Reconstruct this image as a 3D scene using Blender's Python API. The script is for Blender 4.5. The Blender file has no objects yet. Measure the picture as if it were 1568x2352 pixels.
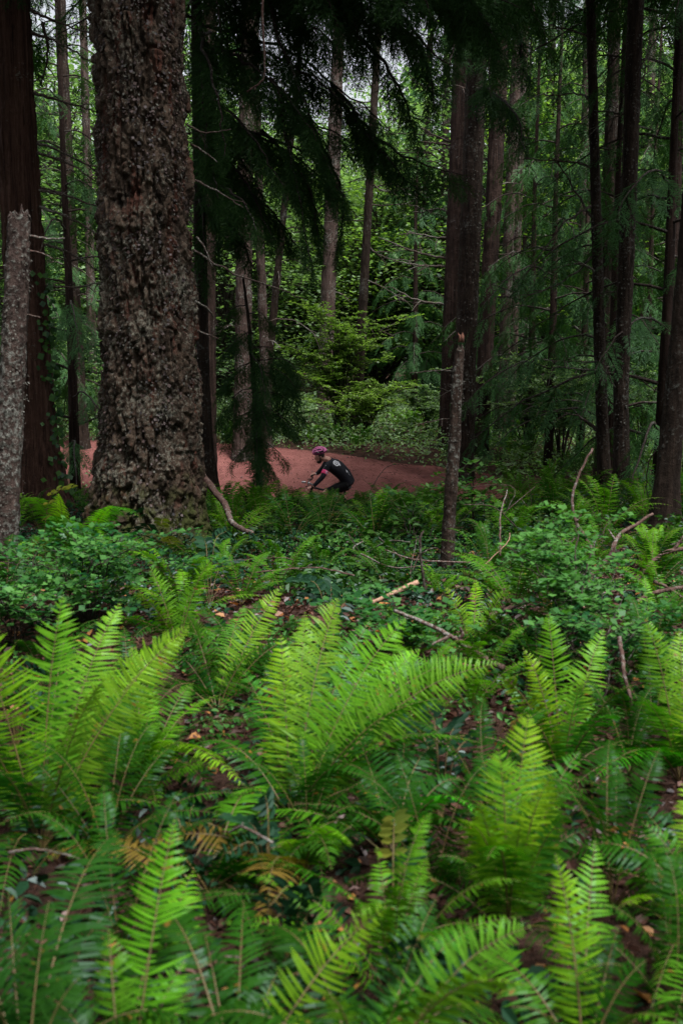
import bpy, math, random
import numpy as np
from mathutils import Vector, Matrix, Quaternion

rng = np.random.default_rng(7)
random.seed(7)
SC = bpy.context.scene
COL = SC.collection
rad = math.radians

# ---------------------------------------------------------------- camera maths
# photograph measured on a 1568 x 2352 grid
FPX, CX, CY = 2287.0, 784.0, 1176.0
PITCH = rad(8.0)
CP, SP = math.cos(PITCH), math.sin(PITCH)
CAMZ = 1.5


def ray(u, v):
    a = (u - CX) / FPX
    b = (CY - v) / FPX
    return a, CP + b * SP, -SP + b * CP


def P(u, v, y):
    """the point at distance y (metres ahead of the camera) seen at photo position u, v"""
    a, dy, dz = ray(u, v)
    s = y / dy
    return np.array((a * s, y, CAMZ + dz * s))


def mpp(v, y):
    """metres per photo pixel at distance y"""
    return y / ray(0, v)[1] / FPX


def project(p):
    x, y, z = p[0], p[1], p[2] - CAMZ
    f = y * CP - z * SP
    if f < 0.05:
        return None
    return CX + FPX * x / f, CY - FPX * (y * SP + z * CP) / f


# ---------------------------------------------------------------- noise
def _h(ix, iy, iz, seed):
    n = (ix * 374761393 + iy * 668265263 + iz * 2147483647 + seed * 974634777) & 0xFFFFFFFF
    n = ((n ^ (n >> 13)) * 1274126177) & 0xFFFFFFFF
    n = n ^ (n >> 16)
    return (n & 0xFFFFFF) / float(0xFFFFFF)


def vnoise(p, seed=0):
    p = np.asarray(p, dtype=np.float64)
    i = np.floor(p).astype(np.int64)
    f = p - i
    f = f * f * (3 - 2 * f)
    out = 0
    for dx in (0, 1):
        wx = f[..., 0] if dx else 1 - f[..., 0]
        for dy in (0, 1):
            wy = f[..., 1] if dy else 1 - f[..., 1]
            for dz in (0, 1):
                wz = f[..., 2] if dz else 1 - f[..., 2]
                out = out + wx * wy * wz * _h(i[..., 0] + dx, i[..., 1] + dy, i[..., 2] + dz, seed)
    return out


def fbm(p, octaves=4, seed=0):
    p = np.asarray(p, dtype=np.float64)
    a, s, t = 0.5, 0.0, 0.0
    for k in range(octaves):
        s = s + a * vnoise(p * (2 ** k), seed + k * 17)
        t += a
        a *= 0.5
    return s / t


def voronoi(p, seed=0):
    p = np.asarray(p, dtype=np.float64)
    i = np.floor(p).astype(np.int64)
    f1 = np.full(p.shape[:-1], 9.0)
    f2 = np.full(p.shape[:-1], 9.0)
    cid = np.zeros(p.shape[:-1])
    for dx in (-1, 0, 1):
        for dy in (-1, 0, 1):
            for dz in (-1, 0, 1):
                c = i + np.array((dx, dy, dz))
                q = np.stack([c[..., k] + _h(c[..., 0], c[..., 1], c[..., 2], seed + k * 31) for k in range(3)], -1)
                d = np.sqrt(((q - p) ** 2).sum(-1))
                near = d < f1
                f2 = np.where(near, f1, np.minimum(f2, d))
                cid = np.where(near, _h(c[..., 0], c[..., 1], c[..., 2], seed + 777), cid)
                f1 = np.where(near, d, f1)
    return f1, f2, cid


def sstep(a, b, x):
    t = np.clip((x - a) / (b - a), 0, 1)
    return t * t * (3 - 2 * t)


# ---------------------------------------------------------------- terrain height
def H(x, y):
    x = np.asarray(x, dtype=np.float64)
    y = np.asarray(y, dtype=np.float64)
    c = np.interp(y, [-50, 6, 9, 13, 17, 18.2, 19.3, 20.6, 22, 24.6, 26, 32, 60, 150], [0, 0, -.22, -.52, -1.02, -1.28, -1.66, -1.62, -1.02, -.42, -.28, .05, .8, 3])
    r = np.interp(y, [-50, 6, 9, 14, 18, 22, 24.6, 30, 60, 150], [0, 0, -.22, -.45, -.72, -.66, -.5, 0, .8, 3])
    l = np.interp(y, [-50, 6, 9, 13, 17.5, 20.5, 22, 25, 30, 60, 150], [0, 0, -.14, -.3, -.72, -.85, -.62, -.2, .05, .8, 3])
    wl = 1 - sstep(-5.2, -2.4, x)
    wr = sstep(1.6, 4.4, x)
    z = c * (1 - wl - wr) + l * wl + r * wr
    z = z + 0.10 * (fbm(np.stack([x * .35, y * .35, x * 0], -1), 2, 5) - .5) * sstep(1, 4, np.abs(y))
    return z


def Hs(x, y):
    return float(H(np.array([x]), np.array([y]))[0])


def G(u, v, ymax=60):
    """where the sight line through u, v meets the ground"""
    a, dy, dz = ray(u, v)
    ys = np.linspace(1.2, ymax, 3000)
    s = ys / dy
    zz = CAMZ + dz * s
    hh = H(a * s, ys)
    k = np.nonzero(zz < hh)[0]
    i = k[0] if len(k) else len(ys) - 1
    return np.array((a * s[i], ys[i], hh[i]))


# ---------------------------------------------------------------- objects
def tag(o, label=None, cat=None, group=None, kind=None):
    if label:
        o['label'] = label
    if cat:
        o['category'] = cat
    if group:
        o['group'] = group
    if kind:
        o['kind'] = kind
    return o


def link(o, parent=None):
    COL.objects.link(o)
    if parent is not None:
        o.parent = parent
    return o


def thing(name, loc, label, cat, group=None, rotz=0.0):
    o = bpy.data.objects.new(name, None)
    o.empty_display_size = 0.1
    o.location = tuple(float(c) for c in loc)
    o.rotation_euler = (0, 0, rotz)
    COL.objects.link(o)
    return tag(o, label, cat, group)


def mesh_data(name, V, Q, mats, tint=None, midx=None, smooth=False, T=None):
    V = np.ascontiguousarray(V, dtype=np.float32).reshape(-1, 3)
    Q = np.ascontiguousarray(Q, dtype=np.int32).reshape(-1, 4) if Q is not None else np.zeros((0, 4), np.int32)
    me = bpy.data.meshes.new(name)
    nt = 0 if T is None else len(T)
    nl = Q.size + nt * 3
    npoly = len(Q) + nt
    me.vertices.add(len(V))
    me.vertices.foreach_set('co', V.ravel())
    me.loops.add(nl)
    li = Q.ravel()
    if nt:
        li = np.concatenate([li, np.asarray(T, np.int32).ravel()])
    me.loops.foreach_set('vertex_index', li)
    me.polygons.add(npoly)
    st = np.arange(len(Q), dtype=np.int32) * 4
    if nt:
        st = np.concatenate([st, Q.size + np.arange(nt, dtype=np.int32) * 3])
    me.polygons.foreach_set('loop_start', st)
    if smooth:
        me.polygons.foreach_set('use_smooth', np.ones(npoly, dtype=bool))
    if midx is not None:
        me.polygons.foreach_set('material_index', np.asarray(midx, np.int32))
    for m in (mats if isinstance(mats, (list, tuple)) else [mats]):
        me.materials.append(m)
    if tint is not None:
        at = me.attributes.new('tint', 'FLOAT', 'POINT')
        at.data.foreach_set('value', np.ascontiguousarray(tint, np.float32))
    me.update()
    me.validate()
    return me


def mesh(name, V, Q, mats, parent=None, **k):
    return link(bpy.data.objects.new(name, mesh_data(name, V, Q, mats, **k)), parent)


class Bag:
    """collects quads with a tint and a material index and becomes ONE mesh"""

    def __init__(self):
        self.V, self.Q, self.t, self.m, self.n = [], [], [], [], 0

    def add(self, V, Q, tint=0.5, m=0):
        V = np.asarray(V, np.float32).reshape(-1, 3)
        Q = np.asarray(Q, np.int32).reshape(-1, 4)
        self.V.append(V)
        self.Q.append(Q + self.n)
        self.t.append(np.broadcast_to(np.asarray(tint, np.float32), (len(V),)))
        self.m.append(np.full(len(Q), m, np.int32))
        self.n += len(V)

    def quads(self, A, tint=0.5, m=0):
        A = np.asarray(A, np.float32).reshape(-1, 4, 3)
        if np.ndim(tint) == 1 and len(tint) == len(A):
            tint = np.repeat(tint, 4)
        self.add(A.reshape(-1, 3), np.arange(len(A) * 4).reshape(-1, 4), tint, m)

    def arrays(self):
        return np.concatenate(self.V), np.concatenate(self.Q), np.concatenate(self.t), np.concatenate(self.m)

    def data(self, name, mats, smooth=False):
        V, Q, t, m = self.arrays()
        return mesh_data(name, V, Q, mats, tint=t, midx=m, smooth=smooth)

    def build(self, name, mats, parent=None, smooth=False):
        return link(bpy.data.objects.new(name, self.data(name, mats, smooth)), parent)


def unit(a):
    a = np.asarray(a, float)
    return a / np.maximum(np.linalg.norm(a, axis=-1, keepdims=True), 1e-9)


def catmull(pts, n):
    pts = np.asarray(pts, float)
    if len(pts) < 3:
        t = np.linspace(0, 1, n)[:, None]
        return pts[0] * (1 - t) + pts[-1] * t
    q = np.vstack([2 * pts[0] - pts[1], pts, 2 * pts[-1] - pts[-2]])
    u = np.linspace(0, len(pts) - 1, n)
    i = np.minimum(u.astype(int), len(pts) - 2)
    t = (u - i)[:, None]
    a, b, c, d = q[i], q[i + 1], q[i + 2], q[i + 3]
    return .5 * ((2 * b) + (-a + c) * t + (2 * a - 5 * b + 4 * c - d) * t ** 2 + (-a + 3 * b - 3 * c + d) * t ** 3)


def tube(pts, radii, n=6, wob=0.0, cap=True):
    """swept tube; returns V, Q"""
    pts = np.asarray(pts, float)
    m = len(pts)
    radii = np.broadcast_to(np.asarray(radii, float), (m,))
    T = unit(np.gradient(pts, axis=0))
    ref = np.array((0, 0, 1.0)) if abs(T[:, 2]).mean() < .8 else np.array((1.0, 0, 0))
    A = unit(np.cross(T, ref))
    B = np.cross(T, A)
    th = np.linspace(0, 2 * math.pi, n, endpoint=False)
    rr = radii[:, None] * (1 + wob * (rng.random((m, n)) - .5) * 2)
    V = pts[:, None] + rr[..., None] * (np.cos(th)[None, :, None] * A[:, None] + np.sin(th)[None, :, None] * B[:, None])
    V = V.reshape(-1, 3)
    Q = []
    i = np.arange(m - 1)[:, None] * n
    j = np.arange(n)[None]
    k = (j + 1) % n
    Q = np.stack([i + j, i + k, i + n + k, i + n + j], -1).reshape(-1, 4)
    if cap:
        V = np.vstack([V, pts[:1], pts[-1:]])
        c0, c1 = m * n, m * n + 1
        jj = np.arange(0, n - 1, 2)
        Q = np.vstack([Q, np.stack([np.full_like(jj, c0), (jj + 2) % n, jj + 1, jj], -1),
                       np.stack([np.full_like(jj, c1), (m - 1) * n + jj, (m - 1) * n + jj + 1, (m - 1) * n + (jj + 2) % n], -1)])
    return V, Q


def wiggle(pts, n, amp):
    p = catmull(pts, n)
    q = p + (rng.random(p.shape) - .5) * 2 * amp
    q[0] = p[0]
    return q


# ---------------------------------------------------------------- materials
def new_mat(name):
    m = bpy.data.materials.new(name)
    m.use_nodes = True
    nt = m.node_tree
    nt.nodes.clear()
    out = nt.nodes.new('ShaderNodeOutputMaterial')
    return m, nt, out


def nd(nt, t, **k):
    n = nt.nodes.new(t)
    for a, b in k.items():
        if a.startswith('i_'):
            n.inputs[a[2:].replace('_', ' ')].default_value = b
        else:
            setattr(n, a, b)
    return n


def rgb(c):
    return (c[0], c[1], c[2], 1.0)


def ramp(nt, fac, stops):
    r = nt.nodes.new('ShaderNodeValToRGB')
    e = r.color_ramp.elements
    e[0].position, e[0].color = stops[0][0], rgb(stops[0][1])
    e[1].position, e[1].color = stops[-1][0], rgb(stops[-1][1])
    for p, c in stops[1:-1]:
        x = e.new(p)
        x.color = rgb(c)
    nt.links.new(fac, r.inputs[0])
    return r.outputs[0]


def mixc(nt, fac, a, b, mode='MIX'):
    n = nt.nodes.new('ShaderNodeMix')
    n.data_type = 'RGBA'
    n.blend_type = mode
    for sock, val in ((n.inputs[0], fac), (n.inputs[6], a), (n.inputs[7], b)):
        if hasattr(val, 'is_linked') or hasattr(val, 'links'):
            nt.links.new(val, sock)
        elif isinstance(val, (int, float)):
            sock.default_value = val
        else:
            sock.default_value = rgb(val)
    return n.outputs[2]


def leaf_mat(name, dark, light, trans=.35, gloss=.05, rough=.4, objtint=.25, transcol=None):
    """leaf: tint attribute goes from dark to light; each object shifts a little"""
    m, nt, out = new_mat(name)
    L = nt.links.new
    at = nd(nt, 'ShaderNodeAttribute', attribute_name='tint')
    oi = nd(nt, 'ShaderNodeObjectInfo')
    ma = nd(nt, 'ShaderNodeMath', operation='MULTIPLY_ADD')
    L(oi.outputs['Random'], ma.inputs[0])
    ma.inputs[1].default_value = objtint
    ma.inputs[2].default_value = -objtint / 2
    ad = nd(nt, 'ShaderNodeMath', operation='ADD', use_clamp=True)
    L(at.outputs['Fac'], ad.inputs[0])
    L(ma.outputs[0], ad.inputs[1])
    col = mixc(nt, ad.outputs[0], dark, light)
    d = nd(nt, 'ShaderNodeBsdfDiffuse')
    L(col, d.inputs[0])
    t = nd(nt, 'ShaderNodeBsdfTranslucent')
    tc = mixc(nt, 1.0, col, transcol or (1.0, 1.25, .45), 'MULTIPLY')
    L(tc, t.inputs[0])
    mx = nd(nt, 'ShaderNodeMixShader')
    mx.inputs[0].default_value = trans
    L(d.outputs[0], mx.inputs[1])
    L(t.outputs[0], mx.inputs[2])
    g = nd(nt, 'ShaderNodeBsdfGlossy', i_Roughness=rough)
    g.inputs[0].default_value = (.8, .9, 1, 1)
    m2 = nd(nt, 'ShaderNodeMixShader')
    m2.inputs[0].default_value = gloss
    L(mx.outputs[0], m2.inputs[1])
    L(g.outputs[0], m2.inputs[2])
    L(m2.outputs[0], out.inputs[0])
    return m


def plain_mat(name, c, rough=.6, metal=0.0, noise=.15, scale=30, spec=.5):
    m, nt, out = new_mat(name)
    L = nt.links.new
    b = nd(nt, 'ShaderNodeBsdfPrincipled')
    tc = nd(nt, 'ShaderNodeTexCoord')
    n = nd(nt, 'ShaderNodeTexNoise', i_Scale=scale, i_Detail=3)
    L(tc.outputs['Object'], n.inputs['Vector'])
    c = np.array(c)
    L(ramp(nt, n.outputs['Fac'], [(.3, c * (1 - noise)), (.7, np.minimum(c * (1 + noise), 1))]), b.inputs['Base Color'])
    b.inputs['Roughness'].default_value = rough
    b.inputs['Metallic'].default_value = metal
    b.inputs['Specular IOR Level'].default_value = spec
    L(b.outputs[0], out.inputs[0])
    return m


def bark_mat(name, deep, mid, high, lichen, lich_amt, moss=0.0, sx=14, sz=2.5, bump=.6, lscale=22, rust=None):
    """bark: stretched noise for the ridges, patches of lichen, moss near the base"""
    m, nt, out = new_mat(name)
    L = nt.links.new
    tc = nd(nt, 'ShaderNodeTexCoord')
    mp = nd(nt, 'ShaderNodeMapping')
    mp.inputs['Scale'].default_value = (sx, sx, sz)
    L(tc.outputs['Object'], mp.inputs['Vector'])
    n1 = nd(nt, 'ShaderNodeTexNoise', i_Scale=1.0, i_Detail=7, i_Roughness=.65)
    L(mp.outputs[0], n1.inputs['Vector'])
    col = ramp(nt, n1.outputs['Fac'], [(.32, deep), (.52, mid), (.72, high)])
    if rust is not None:
        nr = nd(nt, 'ShaderNodeTexNoise', i_Scale=3.2, i_Detail=4)
        mr = nd(nt, 'ShaderNodeMapping')
        mr.inputs['Scale'].default_value = (2.6, 2.6, .3)
        L(tc.outputs['Object'], mr.inputs['Vector'])
        L(mr.outputs[0], nr.inputs['Vector'])
        fr = ramp(nt, nr.outputs['Fac'], [(.54, (0, 0, 0)), (.64, (1, 1, 1))])
        col = mixc(nt, fr, col, rust)
    n2 = nd(nt, 'ShaderNodeTexNoise', i_Scale=lscale, i_Detail=6, i_Roughness=.7)
    L(tc.outputs['Object'], n2.inputs['Vector'])
    n3 = nd(nt, 'ShaderNodeTexNoise', i_Scale=2.2, i_Detail=3)
    L(tc.outputs['Object'], n3.inputs['Vector'])
    s = nd(nt, 'ShaderNodeMath', operation='MULTIPLY_ADD')
    L(n3.outputs['Fac'], s.inputs[0])
    s.inputs[1].default_value = .55
    L(n2.outputs['Fac'], s.inputs[2])
    t0 = 1.0 - lich_amt * .42
    f = ramp(nt, s.outputs[0], [(t0 - .06, (0, 0, 0)), (t0 + .07, (1, 1, 1))])
    n5 = nd(nt, 'ShaderNodeTexNoise', i_Scale=lscale * 2.4, i_Detail=3)
    L(tc.outputs['Object'], n5.inputs['Vector'])
    lc = ramp(nt, n5.outputs['Fac'], [(.35, np.array(lichen) * .7), (.62, lichen)])
    col = mixc(nt, f, col, lc)
    if moss:
        at = nd(nt, 'ShaderNodeAttribute', attribute_name='tint')
        n4 = nd(nt, 'ShaderNodeTexNoise', i_Scale=7, i_Detail=5)
        L(tc.outputs['Object'], n4.inputs['Vector'])
        mm = nd(nt, 'ShaderNodeMath', operation='MULTIPLY')
        L(at.outputs['Fac'], mm.inputs[0])
        L(n4.outputs['Fac'], mm.inputs[1])
        fm = ramp(nt, mm.outputs[0], [(.25, (0, 0, 0)), (.45, (1, 1, 1))])
        col = mixc(nt, fm, col, (.036, .042, .012))
    b = nd(nt, 'ShaderNodeBsdfPrincipled', i_Roughness=.9)
    b.inputs['Specular IOR Level'].default_value = .15
    L(col, b.inputs['Base Color'])
    bp = nd(nt, 'ShaderNodeBump', i_Strength=bump, i_Distance=.02)
    sm = nd(nt, 'ShaderNodeMath', operation='ADD')
    L(n1.outputs['Fac'], sm.inputs[0])
    L(n2.outputs['Fac'], sm.inputs[1])
    L(sm.outputs[0], bp.inputs['Height'])
    L(bp.outputs[0], b.inputs['Normal'])
    L(b.outputs[0], out.inputs[0])
    return m


M = {}
M['fir_bark'] = bark_mat('fir_bark', (.008, .006, .0045), (.041, .028, .020), (.09, .064, .047), (.15, .142, .115), .34, moss=1.3, sx=11, sz=2.2, bump=.9, lscale=30, rust=(.055, .022, .015))
M['cedar_bark'] = bark_mat('cedar_bark', (.012, .006, .0045), (.048, .024, .017), (.09, .05, .038), (.12, .12, .10), .02, sx=26, sz=.7, bump=1.0)
M['snag_bark'] = bark_mat('snag_bark', (.014, .009, .008), (.045, .03, .026), (.085, .06, .052), (.16, .162, .148), .4, sx=18, sz=5, bump=1.0, lscale=34)
M['dark_bark'] = bark_mat('dark_bark', (.007, .0045, .0035), (.024, .016, .012), (.05, .034, .027), (.11, .11, .10), .2, sx=20, sz=2.0, bump=1, lscale=22)
M['red_bark'] = bark_mat('red_bark', (.006, .0035, .0028), (.026, .015, .012), (.058, .037, .030), (.14, .13, .125), .1, sx=18, sz=1.2, bump=1.0, lscale=26)
M['pale_bark'] = bark_mat('pale_bark', (.014, .009, .008), (.05, .033, .028), (.095, .066, .058), (.15, .15, .135), .28, sx=22, sz=2, bump=.8, lscale=24)
M['dead_twig'] = bark_mat('dead_twig', (.02, .014, .012), (.055, .038, .032), (.11, .08, .068), (.2, .2, .18), .4, sx=40, sz=40, bump=.3, lscale=60)
M['pink_wood'] = bark_mat('pink_wood', (.035, .02, .017), (.09, .053, .045), (.155, .105, .092), (.22, .21, .195), .4, sx=30, sz=30, bump=.5, lscale=40)
M['stub_bark'] = bark_mat('stub_bark', (.010, .0065, .005), (.036, .023, .018), (.07, .049, .04), (.15, .15, .135), .3, sx=20, sz=2.5, bump=.9, lscale=24)
M['bare_wood'] = bark_mat('bare_wood', (.14, .075, .05), (.29, .175, .125), (.4, .27, .2), (.2, .13, .1), .1, sx=60, sz=60, bump=.2)
M['stump_wood'] = bark_mat('stump_wood', (.02, .008, .006), (.07, .024, .015), (.12, .045, .03), (.08, .07, .05), .1, sx=26, sz=1.2, bump=1)
M['moss'] = bark_mat('moss', (.014, .018, .004), (.045, .055, .011), (.09, .105, .022), (.05, .035, .025), .25, sx=30, sz=30, bump=1, lscale=50)
M['limb'] = bark_mat('limb', (.012, .009, .008), (.035, .025, .022), (.07, .055, .048), (.13, .14, .12), .3, sx=40, sz=40, bump=.3, lscale=40)
M['cedar_leaf'] = leaf_mat('cedar_leaf', (.016, .046, .018), (.06, .145, .042), .28, .008, .5)
M['dark_leaf'] = leaf_mat('dark_leaf', (.010, .030, .009), (.045, .11, .022), .26, .008, .5)
M['broad_leaf'] = leaf_mat('broad_leaf', (.035, .085, .035), (.25, .36, .19), .5, .015, .4)
M['lime_leaf'] = leaf_mat('lime_leaf', (.09, .17, .03), (.25, .37, .085), .5, .02, .4)
M['blue_leaf'] = leaf_mat('blue_leaf', (.012, .07, .02), (.085, .22, .05), .4, .008, .4)
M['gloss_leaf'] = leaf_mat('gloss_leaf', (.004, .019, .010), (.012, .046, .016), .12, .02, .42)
M['salal_leaf'] = leaf_mat('salal_leaf', (.008, .032, .009), (.055, .135, .02), .3, .012, .4)
M['yellow_leaf'] = leaf_mat('yellow_leaf', (.05, .09, .012), (.15, .15, .022), .4, .01, .4)
M['litter_leaf'] = leaf_mat('litter_leaf', (.02, .010, .007), (.15, .07, .05), .15, .03, .5, transcol=(1, .8, .6))
M['orange_leaf'] = leaf_mat('orange_leaf', (.2, .07, .02), (.42, .2, .06), .3, .03, .5, transcol=(1, .8, .6))


def ground_mat():
    m, nt, out = new_mat('forest_soil')
    L = nt.links.new
    tc = nd(nt, 'ShaderNodeTexCoord')
    n = nd(nt, 'ShaderNodeTexNoise', i_Scale=5, i_Detail=9, i_Roughness=.72)
    L(tc.outputs['Object'], n.inputs['Vector'])
    n2 = nd(nt, 'ShaderNodeTexNoise', i_Scale=60, i_Detail=4, i_Roughness=.7)
    L(tc.outputs['Object'], n2.inputs['Vector'])
    c = ramp(nt, n.outputs['Fac'], [(.3, (.014, .009, .007)), (.5, (.04, .022, .017)), (.7, (.075, .042, .032))])
    c2 = ramp(nt, n2.outputs['Fac'], [(.35, (.5, .5, .5)), (.7, (1.5, 1.4, 1.35))])
    c = mixc(nt, 1.0, c, c2, 'MULTIPLY')
    b = nd(nt, 'ShaderNodeBsdfPrincipled', i_Roughness=.95)
    b.inputs['Specular IOR Level'].default_value = .1
    L(c, b.inputs['Base Color'])
    bp = nd(nt, 'ShaderNodeBump', i_Strength=.9, i_Distance=.03)
    L(n2.outputs['Fac'], bp.inputs['Height'])
    L(bp.outputs[0], b.inputs['Normal'])
    L(b.outputs[0], out.inputs[0])
    return m


def trail_mat():
    m, nt, out = new_mat('trail_dirt')
    L = nt.links.new
    tc = nd(nt, 'ShaderNodeTexCoord')
    n = nd(nt, 'ShaderNodeTexNoise', i_Scale=1.6, i_Detail=6, i_Roughness=.6)
    n2 = nd(nt, 'ShaderNodeTexNoise', i_Scale=11, i_Detail=8, i_Roughness=.85)
    n3 = nd(nt, 'ShaderNodeTexNoise', i_Scale=9, i_Detail=5, i_Roughness=.75)
    for k in (n, n2, n3):
        L(tc.outputs['Object'], k.inputs['Vector'])
    c = ramp(nt, n.outputs['Fac'], [(.3, (.14, .050, .045)), (.7, (.245, .098, .088))])
    c2 = ramp(nt, n2.outputs['Fac'], [(.34, (.6, .57, .57)), (.48, (1, 1, 1)), (.68, (1.15, 1.13, 1.12))])
    c = mixc(nt, 1.0, c, c2, 'MULTIPLY')
    at = nd(nt, 'ShaderNodeAttribute', attribute_name='tint')   # dirt fades to forest litter at the edges
    ed = nd(nt, 'ShaderNodeMath', operation='ADD')
    L(at.outputs['Fac'], ed.inputs[0])
    sc = nd(nt, 'ShaderNodeMath', operation='MULTIPLY')
    L(n3.outputs['Fac'], sc.inputs[0])
    sc.inputs[1].default_value = .8
    L(sc.outputs[0], ed.inputs[1])
    f = ramp(nt, ed.outputs[0], [(.82, (0, 0, 0)), (1.12, (1, 1, 1))])
    c = mixc(nt, f, c, (.05, .026, .02))
    b = nd(nt, 'ShaderNodeBsdfPrincipled', i_Roughness=.95)
    b.inputs['Specular IOR Level'].default_value = .15
    L(c, b.inputs['Base Color'])
    bp = nd(nt, 'ShaderNodeBump', i_Strength=1.0, i_Distance=.08)
    L(n2.outputs['Fac'], bp.inputs['Height'])
    L(bp.outputs[0], b.inputs['Normal'])
    L(b.outputs[0], out.inputs[0])
    return m


M['soil'] = ground_mat()
M['trail'] = trail_mat()

# ---------------------------------------------------------------- ground and trail
xs = np.concatenate([np.linspace(-160, -14, 30)[:-1], np.arange(-14, 14, .14), np.linspace(14, 160, 30)])
ys = np.concatenate([np.linspace(-60, 0, 16)[:-1], np.arange(0, 34, .14), np.linspace(34, 170, 40)])
gx, gy = np.meshgrid(xs, ys)
gz = H(gx, gy)
gz = gz + .03 * (fbm(np.stack([gx * 2.2, gy * 2.2, gx * 0], -1), 3, 9) - .5)
nx, ny = len(xs), len(ys)
idx = np.arange(nx * ny).reshape(ny, nx)
Qg = np.stack([idx[:-1, :-1], idx[:-1, 1:], idx[1:, 1:], idx[1:, :-1]], -1).reshape(-1, 4)
tag(mesh('ground', np.stack([gx, gy, gz], -1).reshape(-1, 3), Qg, M['soil'], smooth=True), kind='structure')

far_px = [(-160, 1012), (60, 1012), (225, 1010), (460, 1015), (560, 1018), (640, 1027), (720, 1035), (800, 1042), (900, 1058), (1000, 1068), (1090, 1080), (1150, 1098), (1175, 1130)]
far_pt = [G(u, v)[:2] for u, v in far_px]
near_pt = [(-9.5, 20.6), (-7.6, 20.6), (-6.0, 20.5), (-3.8, 19.9), (-2.4, 19.3), (-1.4, 19.0), (-.5, 18.8), (.3, 18.6), (1.0, 18.3), (1.6, 17.8), (2.1, 17.2), (2.5, 16.6), (2.9, 16.0)]
NC, NR = 260, 34
fa = catmull(np.c_[np.array(far_pt), np.zeros(len(far_pt))], NC)
na = catmull(np.c_[np.array(near_pt), np.zeros(len(near_pt))], NC)
tt = np.linspace(0, 1, NR)[:, None, None]
tp = fa[None] * (1 - tt) + na[None] * tt
wob = .22 * (fbm(np.stack([tp[..., 0] * 1.4, tp[..., 1] * 1.4, tp[..., 0] * 0], -1), 3, 3) - .5)
tp[..., 1] += wob
TRAIL_FAR, TRAIL_NEAR = fa[:, :2], na[:, :2]
hz = H(tp[..., 0], tp[..., 1]) + .028
edge = np.minimum(tt[..., 0], 1 - tt[..., 0]) * np.ones((NR, NC))
tp[..., 2] = hz - .02 * (1 - sstep(0, .08, edge)) + .05 * (fbm(np.stack([tp[..., 0] * 1.1, tp[..., 1] * 1.1, tp[..., 0] * 0], -1), 3, 13) - .5) * sstep(0, .2, edge)
idx = np.arange(NC * NR).reshape(NR, NC)
Qt = np.stack([idx[:-1, :-1], idx[1:, :-1], idx[1:, 1:], idx[:-1, 1:]], -1).reshape(-1, 4)
tag(mesh('trail', tp.reshape(-1, 3), Qt, M['trail'], smooth=True, tint=(1 - sstep(0, .055, edge)).ravel()), kind='structure')


def on_trail(x, y):
    """true where the point lies on the trail"""
    i = np.argmin(np.abs(TRAIL_FAR[:, 0][None] * .5 + TRAIL_NEAR[:, 0][None] * .5 - np.asarray(x).reshape(-1, 1)), axis=1)
    return (np.asarray(y).ravel() < TRAIL_FAR[i, 1] - .32) & (np.asarray(y).ravel() > TRAIL_NEAR[i, 1] + .3)
# ================================================================ TREES
def trunk_axis(spec, Y, top=17.0):
    """photo rows (v, u, width) at distance Y -> centre line and radii from below the ground to the treetop"""
    pts = [P(u, v, Y) for v, u, w in spec]
    rr = [w * .5 * mpp(v, Y) for v, u, w in spec]
    pts, rr = np.array(pts), np.array(rr)
    o = np.argsort(pts[:, 2])
    pts, rr = pts[o], rr[o]
    zb = Hs(pts[0, 0], Y) - .25
    if pts[0, 2] > zb + .05:
        d = (pts[1] - pts[0]) / max(pts[1, 2] - pts[0, 2], .01)
        q = pts[0] + d * (zb - pts[0, 2])
        pts = np.vstack([q, pts])
        rr = np.r_[rr[0] * 1.08, rr]
    if top and pts[-1, 2] < top - .5:
        k = max(len(pts) - 3, 0)
        d = (pts[-1] - pts[k]) / max(pts[-1, 2] - pts[k, 2], .01)
        d[0] *= .6
        pts = np.vstack([pts, pts[-1] + d * (top - pts[-1, 2])])
        rr = np.r_[rr, rr[-1] * .45]
    return pts, rr


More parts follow.
